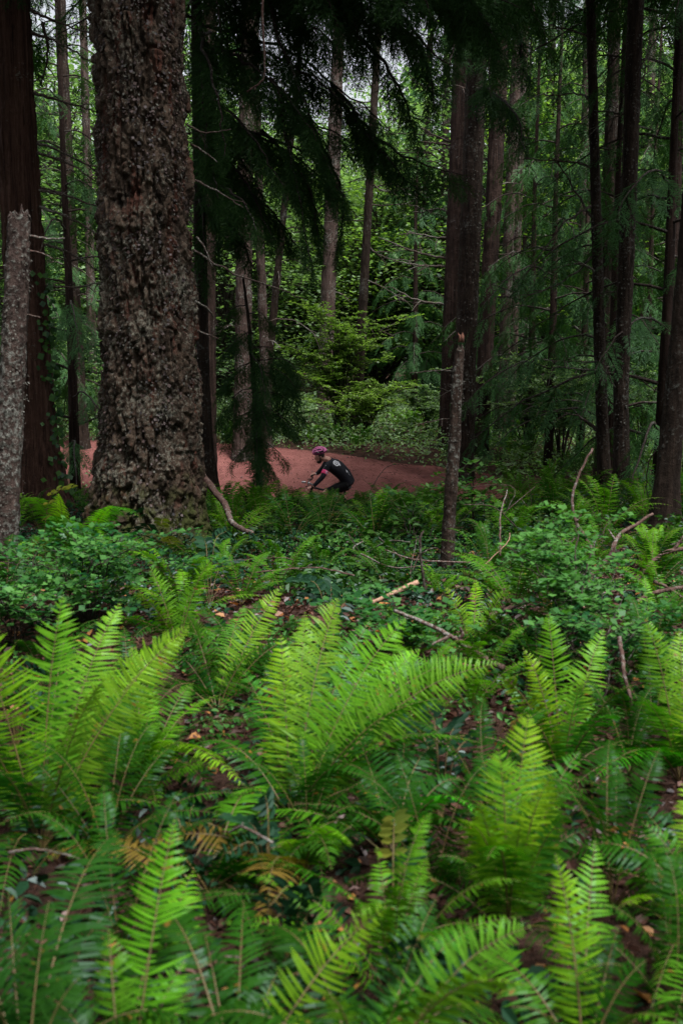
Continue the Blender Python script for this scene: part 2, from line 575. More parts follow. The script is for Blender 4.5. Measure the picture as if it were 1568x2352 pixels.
def trunk_mesh(pts, rr, n_around=24, dz=.08, amp=.012, seed=0, style='ridge', flare=0.0, moss=0.0, jag=0.0):
    z = np.arange(pts[0, 2], pts[-1, 2] + dz, dz)
    if len(z) > 900:
        z = np.concatenate([np.arange(pts[0, 2], 7, dz), np.arange(7, pts[-1, 2] + .4, .4)])
    cx = np.interp(z, pts[:, 2], pts[:, 0])
    cy = np.interp(z, pts[:, 2], pts[:, 1])
    r = np.interp(z, pts[:, 2], rr)
    th = np.linspace(0, 2 * math.pi, n_around, endpoint=False)
    zz, tt = np.meshgrid(z, th, indexing='ij')
    R = r[:, None] * np.ones_like(tt)
    zg = z - pts[0, 2]
    if flare:
        lob = 1 + .55 * np.cos(tt * 5 + seed) * .5 + .3 * np.cos(tt * 3 + 1.7 * seed)
        R = R + flare * np.exp(-(zg[:, None] / .42)) * np.clip(lob, .1, 2)
    x0 = R * np.cos(tt)
    y0 = R * np.sin(tt)
    q = np.stack([x0, y0, zz], -1)
    sd = np.array((seed * 3.1, seed * 1.7, seed * 2.3))
    if style == 'plate':
        warp = (fbm(q * 6 + sd, 3, 3) - .5) * .12
        qq = np.stack([x0 / .10 + warp * 7, y0 / .10 + warp * 7, (zz + .55 * x0) / .2 + warp * 8], -1)
        f1, f2, cid = voronoi(qq + sd, seed)
        pl = sstep(.02, .3, f2 - f1) * (.35 + .85 * cid)
        fine = fbm(np.stack([x0 / .022, y0 / .022, zz / .035], -1), 4, 8)
        big = fbm(np.stack([x0 / .22, y0 / .22, zz / .4], -1), 3, 5)
        fur = fbm(np.stack([x0 / .07, y0 / .07, zz / .75], -1) + sd, 3, 15)
        R = R - amp * 1.5 * sstep(.72, .97, 1 - np.abs(fur - .5) * 4) + amp * (pl - .5) + amp * 1.3 * (fine - .5) + amp * 3.6 * (big - .5)
    elif style == 'ridge':
        n1 = fbm(np.stack([x0 / .03, y0 / .03, zz / .35], -1) + sd, 3, seed)
        n2 = fbm(np.stack([x0 / .035, y0 / .035, zz / .05], -1) + sd, 3, seed + 5)
        R = R + amp * 2.2 * (np.abs(n1 - .5) * 2 - .4) + amp * 1.4 * (n2 - .5)
    else:   # lumpy lichen
        n2 = fbm(np.stack([x0 / .03, y0 / .03, zz / .04], -1) + sd, 4, seed + 5)
        n3 = fbm(np.stack([x0 / .1, y0 / .1, zz / .2], -1) + sd, 2, seed + 6)
        R = R + amp * 2.4 * np.clip(n2 - .45, -.2, 1) + amp * 2 * (n3 - .5)
    R = np.maximum(R, .004)
    zz2 = zz.copy()
    if jag:
        top = sstep(z[-1] - .14, z[-1], z)[:, None]
        zz2 = zz2 - top * jag * fbm(np.stack([np.cos(tt) * 2.5, np.sin(tt) * 2.5, tt * 0], -1) + sd, 3, seed + 9) * 1.8
    V = np.stack([cx[:, None] + R * np.cos(tt), cy[:, None] + R * np.sin(tt), zz2], -1)
    nz = len(z)
    V = V.reshape(-1, 3)
    i = np.arange(nz - 1)[:, None] * n_around
    j = np.arange(n_around)[None]
    k = (j + 1) % n_around
    Q = np.stack([i + j, i + k, i + n_around + k, i + n_around + j], -1).reshape(-1, 4)
    tint = np.repeat(np.exp(-np.maximum(zg - .25, 0) / .8) * moss, n_around)
    c = len(V)
    V = np.vstack([V, [[cx[-1], cy[-1], z[-1] - jag * 1.2]]])
    tint = np.r_[tint, 0]
    Tn = np.array([[(nz - 1) * n_around + a, (nz - 1) * n_around + (a + 1) % n_around, c] for a in range(n_around)])
    return V, Q, Tn, tint


# ---------------------------------------------------------------- foliage pieces
def kite(base, d, w, L, W, droop=0.0, mid=.45):
    """a leaf or needle twig: base point(s), direction, width direction"""
    base, d, w = np.atleast_2d(base), np.atleast_2d(d), np.atleast_2d(w)
    n = np.cross(d, w)
    L = np.reshape(L, (-1, 1))
    W = np.reshape(W, (-1, 1))
    m = base + d * L * mid - n * (droop * .3) * L
    return np.stack([base, m + w * W * .5, base + d * L - n * droop * L, m - w * W * .5], 1)


def spray_template(kind, seed):
    """flat drooping fan, axis +Y of length 1, lying in XY; returns (k,4,3)"""
    r = np.random.default_rng(seed)
    out = []
    if kind == 'far':
        n = 9
        for i in range(n):
            y = .06 + .9 * i / n
            for s in (-1, 1):
                a = rad(48 + r.uniform(-10, 10))
                d = np.array((s * math.sin(a), math.cos(a), -.15))
                L = (.52 - .36 * y) * r.uniform(.75, 1.1)
                out.append(kite((0, y, -.22 * y * y), unit(d), unit(np.cross(d, (0, 0, 1))), L, .1)[0])
        out.append(kite((0, .8, -.15), (0, 1, -.3), (1, 0, 0), .25, .08)[0])
        return np.array(out)
    if kind == 'near':
        # shaggy hanging tassel: twigs leave at narrow angles in all planes
        n = 15
        for i in range(n):
            y = .02 + .95 * i / n
            for s in (-1, 1):
                if r.random() < .12:
                    continue
                a = rad(r.uniform(22, 50))
                ph = r.normal(0, .55)
                d = unit(np.array((s * math.sin(a) * math.cos(ph), math.cos(a), math.sin(a) * math.sin(ph) - .15)))
                w = unit(np.cross(d, (r.normal(0, .4), 0, 1)))
                L = (.08 + .32 * math.sin(min(1, y * 2 + .3) * 1.5) * (1 - y) ** .7) * r.uniform(.55, 1.35)
                b = np.array((r.normal(0, .02), y, -.2 * y * y + r.normal(0, .015)))
                out.append(kite(b, d, w, L, .026, .15)[0])
                for j in range(3):
                    s2 = r.choice((-1, 1))
                    f = (j + r.uniform(.3, 1)) / 3.3
                    p = b + d * L * f
                    d2 = unit(d * .8 + w * s2 * r.uniform(.3, .7) + r.normal(0, .15, 3))
                    out.append(kite(p, d2, unit(np.cross(d2, (r.normal(0, .5), 0, 1))), L * r.uniform(.3, .6), .018)[0])
        return np.array(out)
    n = 13
    for i in range(n):
        y = .04 + .93 * i / n
        for s in (-1, 1):
            if r.random() < .1:
                continue
            a = rad(50 - 16 * y + r.uniform(-12, 12))
            d = unit(np.array((s * math.sin(a), math.cos(a), -.2 * r.random() - .05)))
            w = unit(np.cross(d, (r.normal(0, .25), 0, 1)))
            L = (.08 + .36 * math.sin(min(1, y * 2.2 + .28) * 1.45) * (1 - y) ** .8) * r.uniform(.5, 1.3)
            b = np.array((0, y + .02 * s, -.25 * y * y))
            out.append(kite(b, d, w, L, .024, .12)[0])
            for j in range(3):
                for s2 in (-1, 1):
                    f = (j + .7) / 3.6
                    p = b + d * L * f + np.array((0, 0, -.12 * L * f * f))
                    d2 = unit(d * .8 + w * s2 * .6 + r.normal(0, .12, 3))
                    out.append(kite(p, d2, unit(np.cross(d2, (0, 0, 1))), .34 * L * (1.1 - f) + .015, .020)[0])
    return np.array(out)


SPRAY = {k: [spray_template(k, 40 + i) for i in range(4)] for k in ('near', 'mid', 'far')}


def put_spray(bag, kind, p, axis, up, scale, tint):
    T = SPRAY[kind][rng.integers(4)]
    y = unit(axis)
    x = unit(np.cross(y, up))
    z = np.cross(x, y)
    R = np.stack([x, y, z]) * scale
    A = T @ R + np.asarray(p)
    tq = np.clip(tint + rng.normal(0, .12, len(A)), 0, 1)
    bag.quads(A, tq, 0)


def limb_foliage(bag, pts, r0, kind='mid', step=.12, size=.5, hang=.5, tint=.4, start=.2, spread=1.0, wood=True, n=18, density=1.0, skip=0.0):
    """a limb with its sprays: wood in material 1, foliage in material 0"""
    p = wiggle(pts, n, .03 * np.linalg.norm(np.asarray(pts[-1]) - np.asarray(pts[0])) / 3)
    seg = np.linalg.norm(np.diff(p, axis=0), axis=1)
    cum = np.r_[0, np.cumsum(seg)]
    Ltot = cum[-1]
    if wood:
        V, Q = tube(p, np.linspace(r0, r0 * .2, n), 5, cap=False)
        bag.add(V, Q, .5, 1)
    k = max(int(Ltot / step * density), 3)
    for i in range(k):
        s = start + (1 - start) * (i + rng.random()) / k
        if rng.random() < skip:
            continue
        q = np.array([np.interp(s * Ltot, cum, p[:, c]) for c in range(3)])
        j = min(int(s * (n - 1)), n - 2)
        t = unit(p[j + 1] - p[j])
        lat = unit(np.cross(t, (0, 0, 1)))
        sd = 1 if i % 2 else -1
        taper = (.55 + .6 * math.sin(math.pi * min(s * .8 + .15, 1)))
        ax = t * .55 + lat * sd * (.75 * spread) * rng.uniform(.6, 1.1) + np.array((0, 0, -hang * rng.uniform(.5, 1.3)))
        up = np.array((0, 0, 1.0)) + lat * sd * .3 + t * .4 + rng.normal(0, .25, 3)
        put_spray(bag, kind, q, ax, up, size * taper * rng.uniform(.7, 1.25), tint)
    put_spray(bag, kind, p[-1] - unit(p[-1] - p[-2]) * .1, unit(p[-1] - p[-2]) + np.array((0, 0, -hang * .5)), (0, 0, 1), size * .8, tint)


def conifer_crown(z0, z1, rmax, nl, kind, size, seed, hang=.45, tint=.4, step=.2, density=1.0, lean=-.15, power=.75, az=None, skip=0.0):
    global rng
    keep, rng = rng, np.random.default_rng(seed)
    b = Bag()
    for i in range(nl):
        f = (i + rng.random() * .8) / nl
        z = z0 + (z1 - z0) * f
        L = rmax * max(1 - f, .06) ** power * rng.uniform(.7, 1.12)
        a = i * 2.39996 + rng.normal(0, .3)
        if az is not None:
            a = rng.uniform(*az)
        d = np.array((math.cos(a), math.sin(a), 0))
        pts = [np.array((0, 0, z)), d * L * .35 + (0, 0, z + .06 * L), d * L * .72 + (0, 0, z + lean * .5 * L), d * L + (0, 0, z + lean * L * 1.6)]
        limb_foliage(b, pts, .012 + .006 * L, kind, step, size * rng.uniform(.8, 1.15), hang, tint, .12, n=10, density=density, skip=skip)
    rng = keep
    return b


def broad_crown(z0, z1, rmax, nclump, leaves, leaf, seed, tint=(.2, .8), limbs=True):
    """broadleaf crown: clumps of leaves in layers round an uneven outline"""
    r = np.random.default_rng(seed)
    b = Bag()
    zc = (z0 + z1) / 2
    cs = []
    while len(cs) < nclump:
        p = r.uniform(-1, 1, 3)
        q = np.linalg.norm(p)
        if q > 1 or q < .35:
            continue
        sh = .75 + .5 * float(vnoise(np.array([p * 1.7 + seed]), 3)[0])
        cs.append(np.array((p[0] * rmax * sh, p[1] * rmax * sh, zc + p[2] * (z1 - z0) / 2)))
    for c in cs:
        rc = rmax * r.uniform(.14, .3)
        k = int(leaves * r.uniform(.5, 1.4))
        o = r.normal(0, 1, (k, 3)) * np.array((rc, rc, rc * .28))
        base = c + o
        a = r.uniform(0, 2 * math.pi, k)
        d = unit(np.stack([np.cos(a), np.sin(a), r.normal(-.25, .35, k)], -1))
        up = unit(np.stack([r.normal(0, .4, k), r.normal(0, .4, k), np.ones(k)], -1))
        w = unit(np.cross(d, up))
        s = leaf * r.uniform(.6, 1.3, k)
        t0 = r.uniform(*tint)
        b.quads(kite(base, d, w, s, s * .72, .12), np.clip(t0 + r.normal(0, .15, k), 0, 1), 0)
        if limbs:
            V, Q = tube(wiggle([(0, 0, max(z0 * .6, c[2] - .9 * rmax)), c * .5 + np.array((0, 0, .45 * c[2])), c], 7, .08), np.linspace(.05, .012, 7), 4, cap=False)
            b.add(V, Q, .5, 1)
    return b


def dead_branch(name, pts, r0, parent, mat, forks=3, seed=0, amp=None):
    """a bare branch with a few side twigs, one mesh"""
    b = Bag()
    L = np.linalg.norm(np.asarray(pts[-1]) - np.asarray(pts[0]))
    p = wiggle(pts, 14, amp if amp is not None else .012 * L)
    V, Q = tube(p, np.linspace(r0, r0 * .35, 14), 6, wob=.18)
    b.add(V, Q)
    for k in range(forks):
        i = rng.integers(4, 13)
        d = unit(p[i] - p[i - 1])
        e = unit(d * .8 + rng.normal(0, .55, 3))
        l = L * rng.uniform(.12, .35)
        q = wiggle([p[i], p[i] + e * l * .5, p[i] + e * l + np.array((0, 0, -.1 * l))], 7, .015 * l)
        V, Q = tube(q, np.linspace(r0 * .5, r0 * .16, 7), 5, wob=.15)
        b.add(V, Q)
    V, Q, t, m = b.arrays()
    return link(bpy.data.objects.new(name, mesh_data(name, V, Q, mat, smooth=True)), parent)


def trunk_tree(name, label, cat, Y, spec, bark, group=None, top=17.0, **k):
    pts, rr = trunk_axis(spec, Y, top)
    base = np.array((pts[0, 0], pts[0, 1], Hs(pts[0, 0], pts[0, 1])))
    t = thing(name, base, label, cat, group)
    q = pts - base
    V, Q, Tn, tint = trunk_mesh(q, rr, **k)
    mesh('trunk', V, Q, M[bark], t, T=Tn, tint=tint, smooth=True)
    return t, base, pts, rr


M['splinter'] = plain_mat('splinter', (.11, .042, .026), .9, noise=.4, scale=60)
# ---- the big conifer
fir, fir_b, fir_p, fir_r = trunk_tree('fir_tree', 'thick old conifer trunk covered in grey lichen and flaking bark left of the rider', 'tree', 10.0,
    [(0, 315, 200), (250, 326, 202), (500, 333, 204), (750, 343, 212), (900, 348, 220), (1050, 344, 232), (1150, 338, 244), (1240, 335, 262)], 'fir_bark',
    n_around=320, dz=.011, amp=.042, seed=3, style='plate', flare=.22, moss=1.3)


def bark_flakes(parent, base, pts, rr, n, zlo, zhi, smin, smax, name='lichen', mat=None, seed=1):
    r = np.random.default_rng(seed)
    z = r.uniform(zlo, zhi, n)
    th = r.uniform(0, 2 * math.pi, n)
    cl = fbm(np.stack([np.cos(th) * 3, np.sin(th) * 3, z * 2.2], -1), 3, 77)
    keep = cl + (np.cos(th + .6) * .05) > .53
    z, th = z[keep], th[keep]
    n = len(z)
    c = np.stack([np.interp(z, pts[:, 2], pts[:, k]) for k in range(3)], -1)
    R = np.interp(z, pts[:, 2], rr) + r.uniform(-.008, .022, n)
    o = np.stack([np.cos(th), np.sin(th), 0 * th], -1)
    p = c + o * R[:, None] - base
    d = unit(np.stack([r.normal(0, .5, n), r.normal(0, .5, n), -np.ones(n)], -1) + o * r.uniform(.1, 1.0, (n, 1)))
    w = unit(np.cross(d, o))
    s = r.uniform(smin, smax, n)
    b = Bag()
    b.quads(kite(p, d, w, s, s * r.uniform(.5, 1.1, n), -.15, .55), r.uniform(0, 1, n))
    ob = b.build(name, mat, parent)
    ob['kind'] = 'stuff'


M['lichen'] = leaf_mat('lichen', (.03, .026, .022), (.105, .105, .094), .02, .0, .6, 0, (1, 1, 1))
M['bark_chip'] = leaf_mat('bark_chip', (.016, .011, .010), (.075, .048, .042), .02, .02, .6, 0, (1, 1, 1))
bark_flakes(fir, fir_b, fir_p, fir_r, 6000, fir_b[2] + .2, 5.6, .010, .035, 'lichen', M['lichen'], 1)
bark_flakes(fir, fir_b, fir_p, fir_r, 8000, fir_b[2], 5.6, .012, .045, 'bark_flakes', M['bark_chip'], 2)

# ---- the reddish cedar at the left edge
ced, ced_b, ced_p, ced_r = trunk_tree('cedar_tree', 'reddish stringy barked cedar trunk at the left edge behind the lichen snag', 'tree', 13.0,
    [(0, 22, 92), (400, 44, 92), (800, 68, 94), (1000, 84, 96), (1120, 92, 118), (1185, 96, 150)], 'cedar_bark',
    n_around=140, dz=.04, amp=.02, seed=5, style='ridge', flare=.16)

# ---- the lichen snag in front of it, its top broken off
snag, snag_b, snag_p, snag_r = trunk_tree('dead_snag', 'pale dead snag crusted with lichen, its top snapped off, before the reddish cedar', 'dead tree', 6.4,
    [(458, 45, 46), (600, 42, 54), (800, 32, 56), (1000, 22, 58), (1300, 6, 66)], 'snag_bark', top=None,
    n_around=90, dz=.012, amp=.008, seed=8, style='lump', jag=.10)
bark_flakes(snag, snag_b, snag_p, snag_r, 3500, snag_b[2], snag_p[-1, 2] - .25, .006, .022, 'lichen', M['lichen'], 3)
dead_branch('dead_branch', [P(70, 543, 6.4) - snag_b, P(110, 548, 6.35) - snag_b, P(150, 548, 6.3) - snag_b], .011, snag, M['dead_twig'], 1)
dead_branch('dead_branch', [P(70, 575, 6.4) - snag_b, P(100, 583, 6.35) - snag_b, P(122, 594, 6.3) - snag_b], .005, snag, M['pink_wood'], 0)
dead_branch('dead_branch', [P(58, 722, 6.4) - snag_b, P(78, 726, 6.35) - snag_b, P(95, 729, 6.3) - snag_b], .008, snag, M['dead_twig'], 0)

# ---- the slim broken stub right of the middle
stub, stub_b, stub_p, stub_r = trunk_tree('broken_stub', 'slim dead stub with a splintered reddish tip standing right of the rider', 'dead tree', 8.3,
    [(772, 1058, 13), (800, 1056, 20), (850, 1050, 24), (1000, 1044, 27), (1200, 1030, 30), (1350, 1024, 34)], 'stub_bark', top=None,
    n_around=60, dz=.014, amp=.006, seed=11, style='lump', jag=.10)
b = Bag()
for k_ in range(5):
    a_ = k_ * 1.3
    q_ = stub_p[-1] - stub_b + np.array((math.cos(a_) * .016, math.sin(a_) * .016, -.05))
    b.add(*tube([q_, q_ + np.array((.004, 0, .05)), q_ + np.array((rng.normal(0, .006), 0, rng.uniform(.05, .10)))], [.012, .008, .002], 5))
V, Q, _, _ = b.arrays()
mesh('splintered_tip', V, Q, M['splinter'], stub)
bark_flakes(stub, stub_b, stub_p, stub_r, 1500, stub_b[2], stub_p[-1, 2] - .2, .005, .016, 'lichen', M['lichen'], 4)
for a in ([(1042, 960), (1005, 965), (955, 975)], [(1046, 855), (1010, 850), (940, 858)], [(1034, 1100), (1000, 1115), (985, 1120)]):
    dead_branch('dead_branch', [P(u, v, 8.3 + .06 * k) - stub_b for k, (u, v) in enumerate(a)], .006, stub, M['dead_twig'], 1)

# ---- the standing trunks beyond
TR = [
 ('conifer_tree', 'broad dark conifer trunk speckled with lichen, front one of the central trio', 22.0, [(0, 1098, 46), (200, 1092, 47), (600, 1077, 50), (900, 1066, 50), (1085, 1060, 54)], 'dark_bark', 'trio of big trunks right of the trail'),
 ('conifer_tree', 'reddish conifer trunk half hidden at the left of the central trio', 25.0, [(0, 1064, 38), (400, 1049, 40), (850, 1032, 40), (1060, 1026, 46)], 'red_bark', 'trio of big trunks right of the trail'),
 ('conifer_tree', 'dark furrowed conifer trunk at the right of the central trio', 24.0, [(0, 1154, 40), (500, 1131, 38), (900, 1109, 37), (1065, 1097, 44)], 'red_bark', 'trio of big trunks right of the trail'),
 ('conifer_tree', 'pale brown slim trunk just right of the central trio, left of its twin', 26.0, [(0, 1192, 24), (450, 1171, 26), (800, 1157, 27), (1060, 1144, 32)], 'pale_bark', 'twin slim pale trunks'),
 ('conifer_tree', 'pale brown slim trunk beside its twin, on the side away from the trio', 26.6, [(0, 1208, 20), (450, 1190, 20), (800, 1180, 18), (1060, 1166, 22)], 'pale_bark', 'twin slim pale trunks'),
 ('conifer_tree', 'slender trunk with lichen bumps and many bare snapped branches on its left', 15.0, [(0, 1355, 20), (300, 1363, 22), (800, 1376, 25), (1070, 1386, 28)], 'dark_bark', None),
 ('conifer_tree', 'straight dark trunk second from the right, leaning slightly, beside the slender bare-branched one', 14.0, [(0, 1459, 36), (500, 1441, 35), (900, 1425, 33), (1080, 1426, 36)], 'dark_bark', None),
 ('conifer_tree', 'dark trunk at the right edge with a mossy root at its foot', 11.0, [(0, 1612, 34), (400, 1590, 40), (700, 1570, 46), (900, 1551, 50), (1100, 1531, 52), (1240, 1520, 74)], 'dark_bark', None),
 ('conifer_tree', 'reddish trunk just behind the one at the right edge', 17.0, [(0, 1562, 24), (150, 1558, 26), (600, 1545, 28), (1060, 1516, 34)], 'red_bark', None),
 ('conifer_tree', 'shadowy thick trunk seen between the slender and the straight trunk', 20.0, [(0, 1412, 28), (500, 1397, 34), (900, 1388, 36), (1060, 1384, 40)], 'dark_bark', None),
 ('conifer_tree', 'dim brown trunk farther back, left of the slender bare-branched trunk', 27.0, [(0, 1350, 20), (500, 1340, 24), (900, 1330, 26), (1050, 1325, 30)], 'pale_bark', None),
 ('conifer_tree', 'grey trunk far behind the yellowish shrub', 32.0, [(0, 780, 26), (400, 765, 33), (700, 752, 35), (960, 746, 40)], 'pale_bark', None),
 ('conifer_tree', 'thin dark trunk rising right of the yellowish shrub', 28.0, [(0, 872, 16), (180, 862, 18), (500, 844, 20), (870, 824, 24), (985, 815, 27)], 'dark_bark', None),
 ('conifer_tree', 'brown furrowed trunk behind the dark hanging boughs', 24.0, [(0, 572, 34), (480, 562, 38), (870, 558, 40), (1010, 556, 46)], 'pale_bark', None),
 ('conifer_tree', 'knotty thin trunk beside the leaning thinner one behind the dark boughs', 25.0, [(0, 585, 16), (560, 597, 21), (800, 607, 23), (1000, 612, 26)], 'pale_bark', None),
 ('conifer_tree', 'thin trunk leaning to the right behind the dark boughs', 26.0, [(100, 690, 12), (450, 655, 16), (800, 620, 19), (990, 608, 22)], 'dark_bark', None),
 ('conifer_tree', 'brown trunk close behind the lichen covered giant, on its right', 19.5, [(0, 482, 32), (450, 478, 36), (900, 478, 38), (1060, 478, 44)], 'red_bark', None),
 ('conifer_tree', 'dim trunk between the reddish cedar and the lichen covered giant', 24.0, [(0, 138, 26), (500, 160, 30), (1000, 186, 36)], 'dark_bark', None),
 ('conifer_tree', 'thin dim trunk left of the lichen covered giant, near its bark', 28.0, [(0, 190, 18), (500, 205, 20), (1000, 216, 24)], 'pale_bark', None),
 ('conifer_tree', 'thin upright trunk far behind, between the dark bough tips and the central trio', 40.0, [(0, 990, 14), (500, 975, 16), (980, 962, 18)], 'pale_bark', None),
 ('conifer_tree', 'thin trunk far behind, right of the twin pale trunks', 33.0, [(0, 1268, 18), (500, 1256, 20), (1000, 1243, 24)], 'dark_bark', None),
 ('conifer_tree', 'thin trunk far behind, between the straight trunk and the right edge', 30.0, [(0, 1500, 18), (500, 1484, 22), (1040, 1470, 26)], 'pale_bark', None),
]
tree_objs = []
for i, (nm, lab, Y, sp, bk, grp) in enumerate(TR):
    near = Y < 18
    t, b, p, r = trunk_tree(nm, lab, 'tree', Y, sp, bk, grp, n_around=64 if near else 36, dz=.025 if near else .05, amp=.009 if near else .02, seed=20 + i,
                            style='lump' if (near and bk == 'dark_bark') else 'ridge', flare=.06 + .02 * (sp[0][2] > 40))
    tree_objs.append((t, b, p, r))
slender, straight, edge_tree = tree_objs[5], tree_objs[6], tree_objs[7]
for q in (slender, straight):
    bark_flakes(q[0], q[1], q[2], q[3], 3000, q[1][2] + .3, 7, .010, .034, 'lichen', M['lichen'], 6)
bark_flakes(tree_objs[0][0], tree_objs[0][1], tree_objs[0][2], tree_objs[0][3], 2600, 0, 9, .02, .05, 'lichen', M['lichen'], 7)


for k_ in (2, 3, 4, 9, 10, 11, 12, 13, 14, 15, 17, 18, 19, 20, 21):
    t_, b_, p_, r_ = tree_objs[k_]
    for q_ in range(8):
        z_ = rng.uniform(b_[2] + 1.5, b_[2] + 9.5)
        o_ = np.array([np.interp(z_, p_[:, 2], p_[:, c]) for c in range(3)]) - b_
        a_ = rng.uniform(0, 6.28)
        l_ = rng.uniform(.7, 2.4)
        d_ = np.array((math.cos(a_), math.sin(a_) * .6, 0)) * l_
        dead_branch('dead_branch', [o_, o_ + d_ * .5 + np.array((0, 0, .05)), o_ + d_ + np.array((0, 0, rng.uniform(-.5, .15)))], .02, t_, M['dead_twig'], 4)


def branches(tr, Y, lst, r0=.016, mat='dead_twig', forks=3):
    for a in lst:
        dy = rng.uniform(-.3, .5)
        dead_branch('dead_branch', [P(u, v, Y + dy * k / max(len(a) - 1, 1)) - tr[1] for k, (u, v) in enumerate(a)], r0, tr[0], M[mat], forks)


branches(slender, 15.0, [[(1352, 82), (1310, 70), (1262, 58)], [(1356, 228), (1320, 215), (1250, 222)], [(1358, 385), (1310, 372), (1205, 364)], [(1360, 500), (1320, 440), (1270, 350)],
    [(1366, 620), (1320, 606), (1250, 625)], [(1368, 632), (1350, 612), (1312, 596)], [(1370, 850), (1330, 848), (1265, 842)], [(1374, 1010 - 160), (1400, 842), (1430, 840)],
    [(1371, 985 - 0), (1310, 950), (1205, 945)], [(1372, 990), (1340, 965), (1310, 935)], [(1362, 470), (1290, 520), (1160, 700)], [(1366, 585), (1300, 640), (1190, 690)]], .020, forks=4)
branches(straight, 14.0, [[(1428, 672), (1395, 670), (1380, 672)], [(1436, 260), (1390, 280), (1330, 330)], [(1424, 900), (1405, 880), (1395, 850)], [(1454, 180), (1500, 100), (1530, 40), (1548, 0)],
    [(1450, 230), (1475, 180), (1485, 110), (1520, 20)]], .012, forks=2)
branches(edge_tree, 11.0, [[(1545, 1010), (1500, 1040), (1484, 1100), (1490, 1160)]], .010, forks=3)
CB = (ced, ced_b)
branches(CB, 13.0, [[(66, 22), (120, 45), (215, 80)], [(70, 75), (130, 95), (220, 150)], [(68, 212), (140, 232), (222, 256)], [(70, 322), (150, 352), (226, 395)], [(74, 348), (150, 372), (228, 420)],
    [(76, 436), (150, 448), (230, 476)], [(80, 472), (160, 500), (236, 548)], [(84, 556), (160, 580), (240, 630)], [(92, 656), (160, 660), (240, 648)], [(100, 50), (110, 120), (95, 200)]], .022, forks=2)
A1 = tree_objs[1]
branches(A1, 25.0, [[(1050, 240), (1000, 215), (940, 180)], [(1046, 330), (1000, 312), (960, 290)], [(1045, 335), (1010, 330), (960, 325)], [(1040, 488), (1000, 480), (960, 490)], [(1036, 545), (1000, 545), (930, 530)],
    [(1032, 596), (960, 580), (870, 545)], [(1030, 612), (980, 610), (900, 600)], [(1030, 700), (960, 690), (900, 660)]], .035, forks=4)
branches(tree_objs[12], 28.0, [[(834, 640), (870, 655), (930, 690)], [(838, 560), (880, 590), (950, 600)], [(828, 760), (860, 755), (900, 770)], [(846, 420), (890, 440), (940, 430)]], .028, forks=5)
branches((fir, fir_b), 10.0, [[(438, 330), (470, 350), (500, 372)], [(440, 410), (500, 440), (560, 478)], [(445, 575), (520, 620), (640, 665), (700, 690)], [(446, 690), (480, 712), (500, 750)],
    [(454, 760), (480, 770), (503, 778)], [(452, 545), (470, 570), (488, 612)], [(430, 285), (470, 305), (530, 298)]], .013, forks=1)
# mossy root at the foot of the edge tree
rp = [P(1500, 1232, 10.6), P(1540, 1222, 10.4), P(1590, 1245, 10.1), P(1640, 1280, 9.8)]
V, Q = tube(wiggle([q - edge_tree[1] for q in rp], 24, .015), np.linspace(.075, .05, 24), 10, wob=.15)
mesh('root', V, Q, M['moss'], edge_tree[0], smooth=True)

# ---- crowns above and around the standing trunks
CEDAR = conifer_crown(0, 9.5, 3.0, 36, 'mid', .58, 51, hang=.7, tint=.5, step=.12, lean=-.2, density=.8, skip=.15).data('cedar_crown', [M['cedar_leaf'], M['limb']])
CEDAR2 = conifer_crown(0, 9.5, 2.6, 32, 'mid', .58, 52, hang=.85, tint=.5, step=.12, lean=-.25, density=.8, skip=.15).data('cedar_crown', [M['cedar_leaf'], M['limb']])
HIGH = conifer_crown(0, 11, 3.4, 46, 'far', .95, 53, hang=.4, tint=.4, step=.3, lean=-.12).data('fir_crown', [M['dark_leaf'], M['limb']])
HIGHF = conifer_crown(0, 11, 3.4, 66, 'near', .66, 57, hang=.6, tint=.4, step=.15, lean=-.14).data('fir_crown', [M['dark_leaf'], M['limb']])
HIGH2 = conifer_crown(0, 11, 3.0, 40, 'far', .95, 54, hang=.5, tint=.4, step=.3, lean=-.12).data('fir_crown', [M['dark_leaf'], M['limb']])


def crown(tr, data, z, s=(1, 1, 1), rz=0.0):
    o = link(bpy.data.objects.new('crown', data), tr[0])
    b, p = tr[1], tr[2]
    o.location = (float(np.interp(z, p[:, 2], p[:, 0]) - b[0]), float(np.interp(z, p[:, 2], p[:, 1]) - b[1]), float(z - b[2]))
    o.scale = s
    o.rotation_euler = (0, 0, rz)
    return o


FT, CT = (fir, fir_b, fir_p, fir_r), (ced, ced_b, ced_p, ced_r)
crown(FT, HIGHF, 7.0, (1.7, 1.7, 1.2), .4)  # crown above the view, widened to shade the middle ground
crown(CT, HIGHF, 6.6, (1.2, 1.2, 1.0), 1.4)
hi = {0: 14, 5: 7.4, 6: 7.4, 7: 6.8, 8: 6.8}
for k, z in hi.items():
    ks = {5: .95, 6: 1.1, 7: 1.75, 0: .8}.get(k, 1.05)  # edge tree's crown is widened too, for its shade on the middle ground
    crown(tree_objs[k], HIGHF, z, (ks, ks, .9 + .1 * (k % 3)), k * 1.3)

